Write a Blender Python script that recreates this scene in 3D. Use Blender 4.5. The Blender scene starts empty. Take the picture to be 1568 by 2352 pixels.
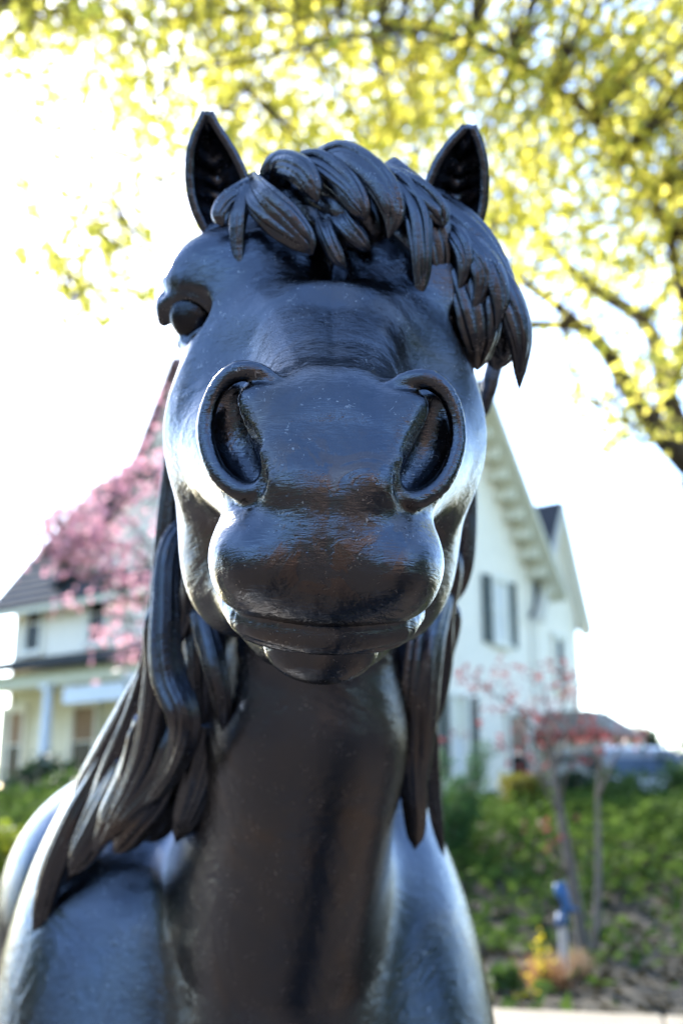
import bpy, bmesh, math, random
import numpy as np
from mathutils import Vector, Matrix

R = math.radians
C = bpy.context.scene.collection
SC = bpy.context.scene

# ------------------------------------------------------------------ camera
CAM_Z, PITCH, F = 1.45, R(15.0), 2483.0          # F: focal length in px of a 1568 px wide frame
cam_d = bpy.data.cameras.new('camera')
cam_d.sensor_fit = 'VERTICAL'; cam_d.sensor_height = 36.0; cam_d.lens = F / 2352 * 36.0
cam_d.clip_start = 0.05; cam_d.clip_end = 3000
cam_d.dof.use_dof = True; cam_d.dof.focus_distance = 0.662; cam_d.dof.aperture_fstop = 5.6
cam = bpy.data.objects.new('camera', cam_d); C.objects.link(cam)
cam.location = (0, 0, CAM_Z); cam.rotation_euler = (R(90) + PITCH, 0, 0)
SC.camera = cam

# ------------------------------------------------------------------ light
SUN_EL, SUN_AZ = R(33), R(-24)                    # azimuth from the view direction, to the left
w = bpy.data.worlds.new('World'); SC.world = w; w.use_nodes = True
nt = w.node_tree; nt.nodes.clear()
out = nt.nodes.new('ShaderNodeOutputWorld'); bg = nt.nodes.new('ShaderNodeBackground')
sky = nt.nodes.new('ShaderNodeTexSky'); sky.sky_type = 'NISHITA'; sky.sun_disc = False
sky.sun_elevation = SUN_EL; sky.sun_rotation = SUN_AZ
sky.air_density = 1.0; sky.dust_density = 0.6; sky.ozone_density = 3.0
bg.inputs['Strength'].default_value = 0.15; CLOUD = 0.9
# thin high cloud over the whole sky
tc = nt.nodes.new('ShaderNodeTexCoord'); sep = nt.nodes.new('ShaderNodeSeparateXYZ'); nt.links.new(tc.outputs['Generated'], sep.inputs[0])
def wmath(op, a, b):
    m = nt.nodes.new('ShaderNodeMath'); m.operation = op
    for i, q in enumerate((a, b)):
        if isinstance(q, (int, float)): m.inputs[i].default_value = q
        else: nt.links.new(q, m.inputs[i])
    return m.outputs[0]
zz = wmath('ADD', wmath('MAXIMUM', sep.outputs[2], 0.0), .22)
cmb = nt.nodes.new('ShaderNodeCombineXYZ'); nt.links.new(wmath('DIVIDE', sep.outputs[0], zz), cmb.inputs[0]); nt.links.new(wmath('MULTIPLY', wmath('DIVIDE', sep.outputs[1], zz), .6), cmb.inputs[1]); cmb.inputs[2].default_value = 4.2
cn = nt.nodes.new('ShaderNodeTexNoise'); cn.inputs['Scale'].default_value = 1.5; cn.inputs['Detail'].default_value = 7; cn.inputs['Roughness'].default_value = .58; cn.inputs['Distortion'].default_value = .7
nt.links.new(cmb.outputs[0], cn.inputs['Vector'])
cr = nt.nodes.new('ShaderNodeValToRGB'); cr.color_ramp.elements[0].position = .54; cr.color_ramp.elements[1].position = .74; nt.links.new(cn.outputs['Fac'], cr.inputs[0])
cm = nt.nodes.new('ShaderNodeMix'); cm.data_type = 'RGBA'; cm.blend_type = 'ADD'; cm.clamp_factor = False
nt.links.new(wmath('MULTIPLY', cr.outputs[0], CLOUD), [i for i in cm.inputs if i.name == 'Factor' and i.type == 'VALUE'][0])
ci = [i for i in cm.inputs if i.type == 'RGBA']; nt.links.new(sky.outputs[0], ci[0]); ci[1].default_value = (1.0, .98, .96, 1)
nt.links.new([o for o in cm.outputs if o.type == 'RGBA'][0], bg.inputs[0]); nt.links.new(bg.outputs[0], out.inputs[0])
sun_d = bpy.data.lights.new('sun', 'SUN'); sun_d.energy = 3.6; sun_d.angle = R(0.5); sun_d.color = (1.0, 0.93, 0.82)
sun = bpy.data.objects.new('sun', sun_d); C.objects.link(sun)
_sd = Vector((math.sin(SUN_AZ) * math.cos(SUN_EL), math.cos(SUN_AZ) * math.cos(SUN_EL), math.sin(SUN_EL)))
sun.rotation_euler = _sd.to_track_quat('Z', 'Y').to_euler(); sun.location = _sd * 50
SC.view_settings.view_transform = 'Standard'; SC.view_settings.look = 'None'
SC.view_settings.exposure = 2.35; SC.view_settings.gamma = 1.0
SC.render.engine = 'CYCLES'; SC.cycles.use_denoising = True
SC.cycles.max_bounces = 8; SC.cycles.transparent_max_bounces = 12

# ------------------------------------------------------------------ helpers
SP, CP = math.sin(PITCH), math.cos(PITCH)
def U(px, py, Z):                                  # a pixel of the 1568x2352 frame at depth Z, camera axes (right, up, forward)
    return ((px - 784) / F * Z, (1176 - py) / F * Z, Z)
def c2w(p):                                        # camera axes -> world
    p = np.asarray(p, dtype=np.float64)
    x, y, z = p[..., 0], p[..., 1], p[..., 2]
    return np.stack([x, z * CP - y * SP, CAM_Z + z * SP + y * CP], -1)
def w2c(p):
    p = np.asarray(p, dtype=np.float64)
    x, y, z = p[..., 0], p[..., 1], p[..., 2] - CAM_Z
    return np.stack([x, z * CP - y * SP, y * CP + z * SP], -1)
def tag(o, label, cat, group=None, kind=None):
    o['label'] = label
    if cat: o['category'] = cat
    if group: o['group'] = group
    if kind: o['kind'] = kind
    return o
def empty(name, loc=(0, 0, 0), rz=0.0):
    o = bpy.data.objects.new(name, None); C.objects.link(o)
    o.location = loc; o.rotation_euler = (0, 0, rz); o.empty_display_size = 0.1
    return o
def mesh_obj(name, verts, faces, mat=None, parent=None, smooth=False):
    me = bpy.data.meshes.new(name)
    if isinstance(verts, np.ndarray): verts = verts.tolist()
    if isinstance(faces, np.ndarray): faces = faces.tolist()
    me.from_pydata(verts, [], faces); me.update()
    if smooth: me.shade_smooth()
    o = bpy.data.objects.new(name, me); C.objects.link(o)
    for m in (mat if isinstance(mat, (list, tuple)) else [mat]):
        if m: me.materials.append(m)
    if parent: o.parent = parent
    return o
def copy_tree(o, parent=None):
    c = o.copy(); C.objects.link(c)
    if parent: c.parent = parent
    for ch in list(o.children): copy_tree(ch, c)
    return c
class MB:                                          # gathers plain shapes for one mesh
    def __init__(s): s.v = []; s.f = []; s.m = []
    def add(s, v, f, mi=0):
        n = len(s.v); s.v += [tuple(map(float, q)) for q in v]; s.f += [tuple(i + n for i in q) for q in f]; s.m += [mi] * len(f)
    def box(s, c, h, rz=0.0, mi=0):                # centre, half sizes
        cs, sn = math.cos(rz), math.sin(rz); v = []
        for dz in (-1, 1):
            for dx, dy in ((-1, -1), (1, -1), (1, 1), (-1, 1)):
                x, y = dx * h[0], dy * h[1]
                v.append((c[0] + x * cs - y * sn, c[1] + x * sn + y * cs, c[2] + dz * h[2]))
        s.add(v, [(3, 2, 1, 0), (4, 5, 6, 7), (0, 1, 5, 4), (1, 2, 6, 5), (2, 3, 7, 6), (3, 0, 4, 7)], mi)
    def prism(s, poly, d, mi=0):                   # polygon (3-D points) pushed along d
        n = len(poly); p = [Vector(q) for q in poly]; d = Vector(d)
        v = p + [q + d for q in p]
        s.add(v, [tuple(range(n))[::-1], tuple(range(n, 2 * n))] + [(i, (i + 1) % n, (i + 1) % n + n, i + n) for i in range(n)], mi)
    def tube(s, pts, rad, n=8, mi=0, cap=True):
        pts = [Vector(p) for p in pts]
        if not isinstance(rad, (list, tuple)): rad = [rad] * len(pts)
        rings = []; prev = None
        for i, p in enumerate(pts):
            t = (pts[min(i + 1, len(pts) - 1)] - pts[max(i - 1, 0)]).normalized()
            a = (prev if prev is not None else (Vector((1, 0, 0)) if abs(t.x) < .8 else Vector((0, 1, 0))))
            a = (a - t * a.dot(t)).normalized(); prev = a; b = t.cross(a)
            rings.append([p + (a * math.cos(2 * math.pi * k / n) + b * math.sin(2 * math.pi * k / n)) * rad[i] for k in range(n)])
        v = [q for r_ in rings for q in r_]; f = []
        for i in range(len(pts) - 1):
            for k in range(n):
                f.append((i * n + k, i * n + (k + 1) % n, (i + 1) * n + (k + 1) % n, (i + 1) * n + k))
        if cap: f += [tuple(range(n))[::-1], tuple(range((len(pts) - 1) * n, len(pts) * n))]
        s.add(v, f, mi)
    def build(s, name, mat, parent=None, smooth=False, M=None):
        v = s.v if M is None else [tuple(M @ Vector(q)) for q in s.v]
        o = mesh_obj(name, v, s.f, mat, parent, smooth)
        if any(s.m): o.data.polygons.foreach_set('material_index', s.m)
        return o
def catmull(P, n):
    P = np.asarray(P, float); P = np.vstack([2 * P[0] - P[1], P, 2 * P[-1] - P[-2]]); out_ = []
    segs = len(P) - 3
    for t in np.linspace(0, segs - 1e-9, n):
        i = int(t); u = t - i; a, b, c, d = P[i:i + 4]
        out_.append(.5 * ((2 * b) + (-a + c) * u + (2 * a - 5 * b + 4 * c - d) * u * u + (-a + 3 * b - 3 * c + d) * u ** 3))
    return np.array(out_)

# ------------------------------------------------------------------ materials
def new_mat(name):
    m = bpy.data.materials.new(name); m.use_nodes = True
    n = m.node_tree; return m, n, n.nodes['Principled BSDF']
def noise(n, scale, detail=4, rough=.55, coord=None, dist=0.0):
    t = n.nodes.new('ShaderNodeTexNoise'); t.inputs['Scale'].default_value = scale
    t.inputs['Detail'].default_value = detail; t.inputs['Roughness'].default_value = rough; t.inputs['Distortion'].default_value = dist
    if coord: n.links.new(coord, t.inputs['Vector'])
    return t.outputs['Fac']
def ramp(n, src, stops):
    r_ = n.nodes.new('ShaderNodeValToRGB'); e = r_.color_ramp.elements
    while len(e) < len(stops): e.new(0.5)
    for i, (p, c) in enumerate(stops):
        e[i].position = p; e[i].color = (c, c, c, 1) if not isinstance(c, tuple) else (*c, 1)
    n.links.new(src, r_.inputs[0]); return r_.outputs[0]
def bump(n, src, strength, dist, nrm=None):
    b = n.nodes.new('ShaderNodeBump'); b.inputs['Strength'].default_value = strength; b.inputs['Distance'].default_value = dist
    n.links.new(src, b.inputs['Height'])
    if nrm: n.links.new(nrm, b.inputs['Normal'])
    return b.outputs[0]
def obj_co(n, scale=None):
    t = n.nodes.new('ShaderNodeTexCoord').outputs['Object']
    if scale:
        mp = n.nodes.new('ShaderNodeMapping'); mp.inputs['Scale'].default_value = scale
        n.links.new(t, mp.inputs[0]); t = mp.outputs[0]
    return t
def math_n(n, op, a, b=None, clamp=False):
    m = n.nodes.new('ShaderNodeMath'); m.operation = op; m.use_clamp = clamp
    for i, q in enumerate((a, b)):
        if q is None: continue
        if isinstance(q, (int, float)): m.inputs[i].default_value = q
        else: n.links.new(q, m.inputs[i])
    return m.outputs[0]
def mixc(n, fac, a, b):
    m = n.nodes.new('ShaderNodeMix'); m.data_type = 'RGBA'
    for s_, q in (('Factor', fac), ('A', a), ('B', b)):
        sk = [i for i in m.inputs if i.name == s_ and (i.type == ('VALUE' if s_ == 'Factor' else 'RGBA'))][0]
        if isinstance(q, tuple): sk.default_value = (*q, 1)
        elif isinstance(q, (int, float)): sk.default_value = q
        else: n.links.new(q, sk)
    return [o for o in m.outputs if o.type == 'RGBA'][0]
def plain(name, col, rough=.6, var=.25, scale=8, metal=0.0, bstr=.15, bdist=.01, spec=.5):
    m, n, b = new_mat(name); co = obj_co(n)
    f = noise(n, scale, 5, .6, co)
    c0 = tuple(max(0, c * (1 - var)) for c in col); c1 = tuple(min(1, c * (1 + var)) for c in col)
    n.links.new(ramp(n, f, [(.3, c0), (.7, c1)]), b.inputs['Base Color'])
    b.inputs['Roughness'].default_value = rough; b.inputs['Metallic'].default_value = metal
    b.inputs['Specular IOR Level'].default_value = spec
    if bstr: n.links.new(bump(n, noise(n, scale * 5, 4, .6, co), bstr, bdist), b.inputs['Normal'])
    return m
# ------------------------------------------------------------------ bronze
def bronze_mat(name, rough=.13, k=1.0):
    m, n, b = new_mat(name); co = obj_co(n)
    big = noise(n, 9, 4, .6, co, .6); mid = noise(n, 42, 5, .65, co); fine = noise(n, 330, 3, .6, co)
    st = noise(n, 60, 4, .6, obj_co(n, (1.0, 1.0, 6.0)), 1.5)
    col = ramp(n, big, [(p_, tuple(k * q for q in c_)) for p_, c_ in ((.34, (.084, .100, .130)), (.56, (.094, .106, .130)), (.74, (.128, .118, .116)))])
    b.inputs['Metallic'].default_value = 1.0
    # pale dust and wax residue in fine scratches
    sc = noise(n, 190, 2, .5, obj_co(n, (1.0, 1.0, 1.0)), 2.2)
    scm = math_n(n, 'MULTIPLY', ramp(n, sc, [(.645, 0.0), (.69, 1.0)]), ramp(n, mid, [(.48, 0.0), (.62, .7)]))
    # brown rubbed bronze and painted-in house reflection round the lips and between the nostrils; faint run-off streaks
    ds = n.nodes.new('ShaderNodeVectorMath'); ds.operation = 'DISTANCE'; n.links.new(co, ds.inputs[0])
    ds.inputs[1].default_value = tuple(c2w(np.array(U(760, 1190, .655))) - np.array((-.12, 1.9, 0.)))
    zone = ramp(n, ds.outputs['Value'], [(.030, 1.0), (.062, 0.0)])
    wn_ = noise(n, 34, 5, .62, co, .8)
    worn_refl = math_n(n, 'MULTIPLY', math_n(n, 'MULTIPLY', ramp(n, wn_, [(.545, 0.0), (.575, 1.0)]), zone), .55)
    col = mixc(n, worn_refl, col, (.17, .115, .085))
    streak = ramp(n, noise(n, 16, 4, .6, obj_co(n, (1.0, 1.0, .10)), .3), [(.42, 0.0), (.66, 1.0)])
    col = mixc(n, math_n(n, 'MULTIPLY', streak, .12), col, (.14, .135, .12))
    col = mixc(n, scm, col, (.42, .42, .41)); n.links.new(col, b.inputs['Base Color'])
    rg = math_n(n, 'ADD', math_n(n, 'ADD', math_n(n, 'MULTIPLY', streak, .05), math_n(n, 'MULTIPLY', worn_refl, .12)), ramp(n, mid, [(.3, rough - .03), (.7, rough + .06)]))
    rg = math_n(n, 'ADD', rg, math_n(n, 'MULTIPLY', scm, .35)); n.links.new(rg, b.inputs['Roughness'])
    vo = n.nodes.new('ShaderNodeTexVoronoi'); vo.inputs['Scale'].default_value = 210; n.links.new(co, vo.inputs['Vector'])
    pit = math_n(n, 'MULTIPLY', ramp(n, vo.outputs['Distance'], [(.02, 0.0), (.22, 1.0)]), 1.0); pm = ramp(n, noise(n, 26, 3, .5, co), [(.52, 1.0), (.60, 0.0)])
    pit = math_n(n, 'MAXIMUM', pit, pm)
    nb = bump(n, big, .25, .02); nb = bump(n, st, .16, .006, nb); nb = bump(n, mid, .22, .004, nb); nb = bump(n, fine, .12, .0006, nb); nb = bump(n, pit, .25, .0012, nb); nb = bump(n, worn_refl, .3, .0012, nb)
    n.links.new(nb, b.inputs['Normal'])
    return m
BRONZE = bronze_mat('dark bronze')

# ------------------------------------------------------------------ distance-field sculpting
f32 = np.float32
def smin(a, b, k):
    h = np.maximum(k - np.abs(a - b), 0) / k
    return np.minimum(a, b) - h * h * k * .25
def smax(a, b, k): return -smin(-a, -b, k)
def ell(P, c, r, ax=None):
    q = P - np.asarray(c, f32)
    if ax is not None: q = q @ np.asarray(ax, f32)
    r = np.asarray(r, f32); k0 = np.linalg.norm(q / r, axis=1); k1 = np.linalg.norm(q / (r * r), axis=1)
    return k0 * (k0 - 1) / np.maximum(k1, 1e-6)
def cone(P, a, b, ra, rb):                         # capsule whose radius runs from ra to rb
    a = np.asarray(a, f32); d = np.asarray(b, f32) - a; q = P - a
    t = np.clip((q @ d) / max(float(d @ d), 1e-12), 0, 1)
    return np.linalg.norm(q - t[:, None] * d, axis=1) - (ra + (rb - ra) * t)
def chain(P, pts, rad, k=None):
    d = None
    for i in range(len(pts) - 1):
        e = cone(P, pts[i], pts[i + 1], rad[i], rad[i + 1])
        d = e if d is None else (np.minimum(d, e) if k is None else smin(d, e, k))
    return d
def curve_chain(P, pts, rad, n=14):
    q = catmull(pts, n); r = np.interp(np.linspace(0, 1, n), np.linspace(0, 1, len(rad)), rad)
    return chain(P, q, r)
def rbox(P, c, h, r, ax=None):
    q = P - np.asarray(c, f32)
    if ax is not None: q = q @ np.asarray(ax, f32)
    q = np.abs(q) - (np.asarray(h, f32) - r)
    return np.linalg.norm(np.maximum(q, 0), axis=1) + np.minimum(q.max(1), 0) - r
def near(d, P, c, rad, fn):                        # evaluates fn only inside a ball (sculpting detail is local)
    m = ((P - np.asarray(c, f32)) ** 2).sum(1) < rad * rad
    if m.any(): d[m] = fn(P[m], d[m])
    return d
def surface(sdf, lo, hi, h, B=8):
    """smoothed surface nets of sdf in the box lo..hi with cell size h, evaluated only in blocks near the surface"""
    lo = np.asarray(lo, float); hi = np.asarray(hi, float)
    nb = np.ceil((hi - lo) / (h * B)).astype(int); N = nb * B + 1
    V = np.empty(N, f32)
    bi = np.stack(np.meshgrid(*[np.arange(k) for k in nb], indexing='ij'), -1).reshape(-1, 3)
    ctr = lo + (bi + .5) * B * h
    dc = sdf(ctr.astype(f32)); act = np.abs(dc) < h * B * 1.35
    loc = np.stack(np.meshgrid(*[np.arange(B + 1)] * 3, indexing='ij'), -1).reshape(-1, 3)
    for b, d in zip(bi[~act], dc[~act]):
        i = b * B; V[i[0]:i[0] + B + 1, i[1]:i[1] + B + 1, i[2]:i[2] + B + 1] = d
    ba = bi[act]
    for s in range(0, len(ba), 400):
        bs = ba[s:s + 400]; idx = (bs * B)[:, None, :] + loc[None]
        P = (lo + idx * h).reshape(-1, 3).astype(f32); d = sdf(P); idx = idx.reshape(-1, 3)
        V[idx[:, 0], idx[:, 1], idx[:, 2]] = d
    S = V < 0; c = np.zeros(N - 1, np.int8)
    for a in (0, 1):
        for b in (0, 1):
            for e in (0, 1): c += S[a:N[0] - 1 + a, b:N[1] - 1 + b, e:N[2] - 1 + e]
    cells = np.argwhere((c > 0) & (c < 8)); ID = np.full(N - 1, -1, np.int32); ID[tuple(cells.T)] = np.arange(len(cells))
    acc = np.zeros((len(cells), 3)); cnt = np.zeros(len(cells))
    cor = [(a, b, e) for a in (0, 1) for b in (0, 1) for e in (0, 1)]
    for p in cor:
        for q in cor:
            if sum(abs(p[i] - q[i]) for i in range(3)) == 1 and p < q:
                va = V[tuple((cells + p).T)]; vb = V[tuple((cells + q).T)]; m = (va < 0) != (vb < 0)
                t = np.where(m, va / np.where(m, va - vb, 1), 0)
                acc[m] += (np.array(p) + t[:, None] * (np.array(q) - np.array(p)))[m]; cnt[m] += 1
    vert = lo + (cells + acc / cnt[:, None]) * h
    faces = []
    for ax in range(3):
        u, v = (ax + 1) % 3, (ax + 2) % 3
        sl0 = [slice(None)] * 3; sl1 = [slice(None)] * 3; sl0[ax] = slice(0, -1); sl1[ax] = slice(1, None)
        A, Bv = S[tuple(sl0)], S[tuple(sl1)]; e = np.argwhere(A != Bv)
        e = e[(e[:, u] > 0) & (e[:, v] > 0) & (e[:, u] < N[u] - 1) & (e[:, v] < N[v] - 1)]
        flip = A[tuple(e.T)]; q = []
        for du, dv in ((-1, -1), (0, -1), (0, 0), (-1, 0)):
            k = e.copy(); k[:, u] += du; k[:, v] += dv; q.append(ID[tuple(k.T)])
        q = np.stack(q, 1); q[~flip] = q[~flip][:, ::-1]; faces.append(q)
    faces = np.vstack(faces); faces = faces[(faces >= 0).all(1)]
    for _ in range(2):                              # pull the vertices onto the true surface
        P = vert.astype(f32); d = sdf(P); g = np.stack([sdf(P + np.array([h * .5 if i == j else 0 for i in range(3)], f32)) - d for j in range(3)], 1) / (h * .5)
        vert = vert - (g * (d / np.maximum((g * g).sum(1), .2))[:, None]).clip(-h * .6, h * .6)
    return vert, faces

# ------------------------------------------------------------------ the horse: head in its own axes (x to the side, y up, z away)
ROLL = R(2.6)
def Hp(dx, py, Z): return np.array([dx / F * Z, (1176 - py) / F * Z, Z])
ZS = .47                                           # foreshortening of the head behind the muzzle, eased in over the nose
_zd = np.linspace(.3, 2.5, 4401); _zr = np.concatenate([[.3], .3 + np.cumsum(np.interp((_zd[1:] + _zd[:-1]) / 2, [.650, .80], [1.0, ZS]) * np.diff(_zd))])
def gz(Z): return float(np.interp(Z, _zd, _zr))
def head_axes(P):                                  # camera axes -> head axes
    z0 = P[:, 2]; z = np.interp(z0, _zr, _zd); P = P * (z / z0)[:, None]; cpx = 761 - 21 * np.clip((z - .65) / .45, -.3, 1.3)
    u = P[:, 0] / z - (cpx - 784) / F; v = P[:, 1] / z - .0507
    c, s = math.cos(ROLL), math.sin(ROLL)
    return np.stack([(c * u - s * v) * z, (s * u + c * v + .0507) * z, z], 1).astype(f32)

def head_sdf(P):
    Q = head_axes(P); Q[:, 0] = np.abs(Q[:, 0]); p = Hp
    # skull, cheeks and the long wedge of the face
    d = ell(Q, p(0, 585, 1.22), (.112, .10, .16))
    d = smin(d, chain(Q, [(.050, .150, 1.010), (.055, .212, 1.074), (.045, .248, 1.15)], [.056, .060, .075]), .05)
    d = smin(d, ell(Q, p(262, 668, 1.09), (.048, .046, .065)), .05)
    d = smin(d, ell(Q, p(185, 1055, 1.13), (.065, .185, .13)), .07)
    d = smin(d, ell(Q, p(0, 1060, 1.12), (.11, .16, .15)), .06)
    d = smin(d, chain(Q, [(.062, .070, 1.02), (.042, .032, .85), (.030, .005, .75)], [.085, .055, .04]), .05)
    d = smin(d, chain(Q, [p(150, 1320, 1.08), p(60, 1420, .86), p(0, 1445, .76)], [.05, .042, .034]), .05)
    # flat bridge of the nose with two ridges, bony shelf at its upper end
    d = smin(d, chain(Q, [(.036, .155, .932), (.022, .100, .805), (.021, .069, .722)], [.019, .0165, .013]), .06)
    d = smin(d, chain(Q, [(.0, .154, .940), (.0, .099, .810), (.0, .069, .726)], [.021, .018, .019]), .055)
    d = smin(d, chain(Q, [p(0, 734, .962), p(92, 738, .985)], [.011, .008]), .07)
    # muzzle: front plate wider above than below
    d = smin(d, chain(Q, [(0, .052, .727), p(0, 1018, .701), p(0, 1122, .670)], [.026, .033, .023]), .035)
    d = smin(d, chain(Q, [p(182, 948, .690), p(148, 1020, .682), p(104, 1116, .662)], [.0145, .018, .016]), .030)
    d = smin(d, ell(Q, p(0, 1160, .716), (.060, .042, .050)), .022)
    d = smin(d, ell(Q, p(0, 1296, .710), (.061, .033, .054)), .024)
    d = smin(d, ell(Q, p(168, 1276, .704), (.024, .033, .036)), .022)
    d = smin(d, ell(Q, p(142, 1296, .671), (.032, .028, .036)), .022)
    d = smin(d, curve_chain(Q, [p(206, 1335, .708), p(145, 1360, .678), p(0, 1370, .670), p(-145, 1360, .678)], [.010, .012, .0125, .012]), .018)
    d = smin(d, ell(Q, p(0, 1222, .672), (.026, .020, .024)), .03)
    d = smin(d, ell(Q, p(0, 1305, .668), (.034, .030, .0255)), .02)
    # lower lip and chin
    ll = curve_chain(Q, [p(194, 1398, .734), p(145, 1434, .704), p(0, 1450, .682), p(-145, 1434, .704)], [.0120, .0150, .0160, .0150])
    d = smin(d, ll, .003)
    d = smin(d, ell(Q, p(0, 1478, .745), (.040, .028, .040)), .006)
    def lips(q, e):
        return smax(e, -curve_chain(q, [p(190, 1478, .70), p(120, 1493, .688), p(0, 1496, .682), p(-120, 1493, .688)], [.001, .0016, .002, .0016]), .006)
    d = near(d, Q, p(60, 1430, .69), .14, lips)
    # nostril: flared wing, scooped opening, rolled rim
    def nostril(q, e):
        q = q * np.array([1 / .93, 1, 1], f32)
        e = smin(e, curve_chain(q, [p(190, 905, .722), p(250, 930, .722), p(268, 1000, .716), p(240, 1075, .703), p(195, 1110, .69)], [.014, .018, .019, .018, .014]), .018)
        e = smax(e, -curve_chain(q, [p(254, 900, .676), p(256, 950, .670), p(240, 1020, .664), p(203, 1085, .657), p(180, 1111, .655)], [.0060, .0105, .0140, .0115, .0065]), .006)
        e = smax(e, -curve_chain(q, [p(256, 930, .696), p(240, 1010, .692), p(196, 1085, .678)], [.0110, .0150, .0105]), .006)
        e = smin(e, curve_chain(q, [p(128, 893, .700), p(180, 865, .694), p(238, 862, .692), p(286, 902, .692), p(310, 970, .690), p(307, 1032, .684), p(277, 1098, .676), p(220, 1139, .668), p(176, 1129, .662), p(160, 1092, .660), p(168, 1050, .660)],
                               [.004, .0062, .0066, .0060, .0058, .0060, .0064, .0058, .0044, .0034, .002], 26), .005)
        return e
    d = near(d, Q, p(215, 1000, .69), .085, nostril)
    # eye: socket, ball, lids and the folds above them
    def eye(q, e):
        e = smax(e, -ell(q, p(316, 738, 1.030), (.027, .024, .030)), .010)
        e = smin(e, curve_chain(q, [p(368, 664, 1.078), p(322, 656, 1.040), p(268, 686, 1.028), p(238, 728, 1.034)], [.008, .0115, .0105, .006]), .006)
        e = smin(e, curve_chain(q, [p(262, 740, 1.036), p(284, 708, 1.030), p(318, 690, 1.036), p(350, 696, 1.052), p(374, 720, 1.076), p(377, 752, 1.088)], [.0035, .0058, .0066, .0072, .0085, .0065]), .0025)
        e = smin(e, ell(q, p(374, 722, 1.092), (.0105, .0165, .020)), .004)
        e = smin(e, curve_chain(q, [p(262, 742, 1.038), p(284, 768, 1.036), p(308, 790, 1.046), p(334, 806, 1.072)], [.0035, .0052, .0060, .0055]), .003)
        e = smin(e, ell(q, p(308, 742, 1.085), (.025, .024, .024)), .001)
        return e
    d = near(d, Q, p(315, 715, 1.05), .095, eye)
    return d

def body_sdf(P):
    Wp = lambda *a: w2c(np.array(a))
    AX = np.array([[1, 0, 0], [0, -SP, CP], [0, CP, SP]])
    d = chain(P, [U(752, 850, 1.10), U(735, 1250, 1.13), U(695, 1650, 1.21), Wp(-.09, 1.48, 1.28)], [.080, .088, .100, .150], .06)
    d = smin(d, ell(P, Wp(-.285, 1.70, 1.02), (.200, .34, .50), AX), .08)
    d = smin(d, ell(P, Wp(.025, 1.68, .98), (.185, .33, .46), AX), .08)
    def plate(c, r, tilt, yaw, k, d):
        ct, st, cy, sy = math.cos(tilt), math.sin(tilt), math.cos(yaw), math.sin(yaw)
        Rw = np.array([[cy, -sy * ct, -sy * st * -1], [sy, cy * ct, cy * st], [0, -st, ct]])
        return smin(d, ell(P, Wp(*c), r, AX @ Rw), k)
    d = plate((-.258, 1.555, 1.235), (.175, .15, .42), R(20), R(-14), .07, d)
    d = plate((.055, 1.50, 1.15), (.135, .15, .40), R(20), R(12), .07, d)
    d = smin(d, chain(P, [U(760, 1700, 1.16), Wp(-.07, 1.33, 1.26), Wp(-.09, 1.40, 1.0)], [.05, .085, .14]), .09)
    d = smin(d, chain(P, [Wp(-.14, 1.66, 1.20), Wp(-.21, 2.10, 1.15), Wp(-.36, 2.52, 1.15)], [.26, .262, .262]), .10)
    d = smin(d, chain(P, [U(752, 600, 1.00), U(742, 900, 1.14), U(720, 1300, 1.27), U(695, 1650, 1.38), Wp(-.14, 1.85, 1.42)], [.055, .060, .066, .075, .10], .05), .07)
    d = smin(d, ell(P, Wp(-.505, 2.72, 1.20), (.30, .30, .335), AX), .05)
    if (P[:, 1] < -.3).any():
        for x, y, k in ((-.25, 1.52, 0), (.04, 1.44, 0), (-.66, 2.80, 1), (-.36, 2.90, 1)):
            b = .0 if not k else .10
            d = smin(d, chain(P, [Wp(x, y, 1.02), Wp(x, y - .03 + b * .2, .62), Wp(x, y + b, .55), Wp(x, y + b * .7, .24), Wp(x, y - .05 + b * .6, .12)], [.15, .075, .062, .042, .055]), .05)
            d = smin(d, cone(P, Wp(x, y - .05 + b * .6, .12), Wp(x, y - .08 + b * .6, .055), .055, .068), .02)
    return d
def horse_sdf(P):
    d = body_sdf(P); m = (P[:, 2] < 1.5) & (P[:, 1] > -.35) & (np.abs(P[:, 0]) < .35)
    if m.any(): d[m] = smin(d[m], head_sdf(P[m]), .05)
    return d

def build_horse():
    root = empty('horse_statue', (-.12, 1.9, .0))
    tag(root, 'dark bronze horse statue seen nose first with windswept forelock and long mane', 'statue')
    Minv = Matrix.Translation(-Vector(root.location))
    # fine mesh for the head, coarser for the rest; they meet inside the mane
    zc = 1.26
    v1, f1 = surface(horse_sdf, (-.24, -.16, .60), (.22, .36, 1.30), .0024)
    k = v1[f1].mean(1); keep = ~((k[:, 2] > zc) | (k[:, 1] < -.145)); f1 = f1[keep]
    v2, f2 = surface(horse_sdf, (-1.1, -2.1, .9), (.5, .36, 3.2), .011)
    k = v2[f2].mean(1); keep = (k[:, 2] > zc - .012) | (k[:, 1] < -.145 + .012); f2 = f2[keep]
    n1 = len(v1); v = np.vstack([v1, v2]); f = np.vstack([f1, f2 + n1])
    used = np.unique(f); mp = np.full(len(v), -1); mp[used] = np.arange(len(used)); v = v[used]; f = mp[f]
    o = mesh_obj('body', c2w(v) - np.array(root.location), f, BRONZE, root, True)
    return root
HORSE = build_horse()
def head_inv(Q):                                    # head axes -> camera axes
    z = Q[:, 2]; z0 = np.interp(z, _zd, _zr); cpx = 761 - 21 * np.clip((z - .65) / .45, -.3, 1.3)
    a, b = Q[:, 0] / z, Q[:, 1] / z - .0507; c, s = math.cos(ROLL), math.sin(ROLL)
    return np.stack([(c * a + s * b + (cpx - 784) / F) * z0, (-s * a + c * b + .0507) * z0, z0], 1)
BRONZE_SHADED = bronze_mat('shaded eye bronze', .16, .45)  # eyeballs darkened in their colour for the shade under the lids
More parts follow.
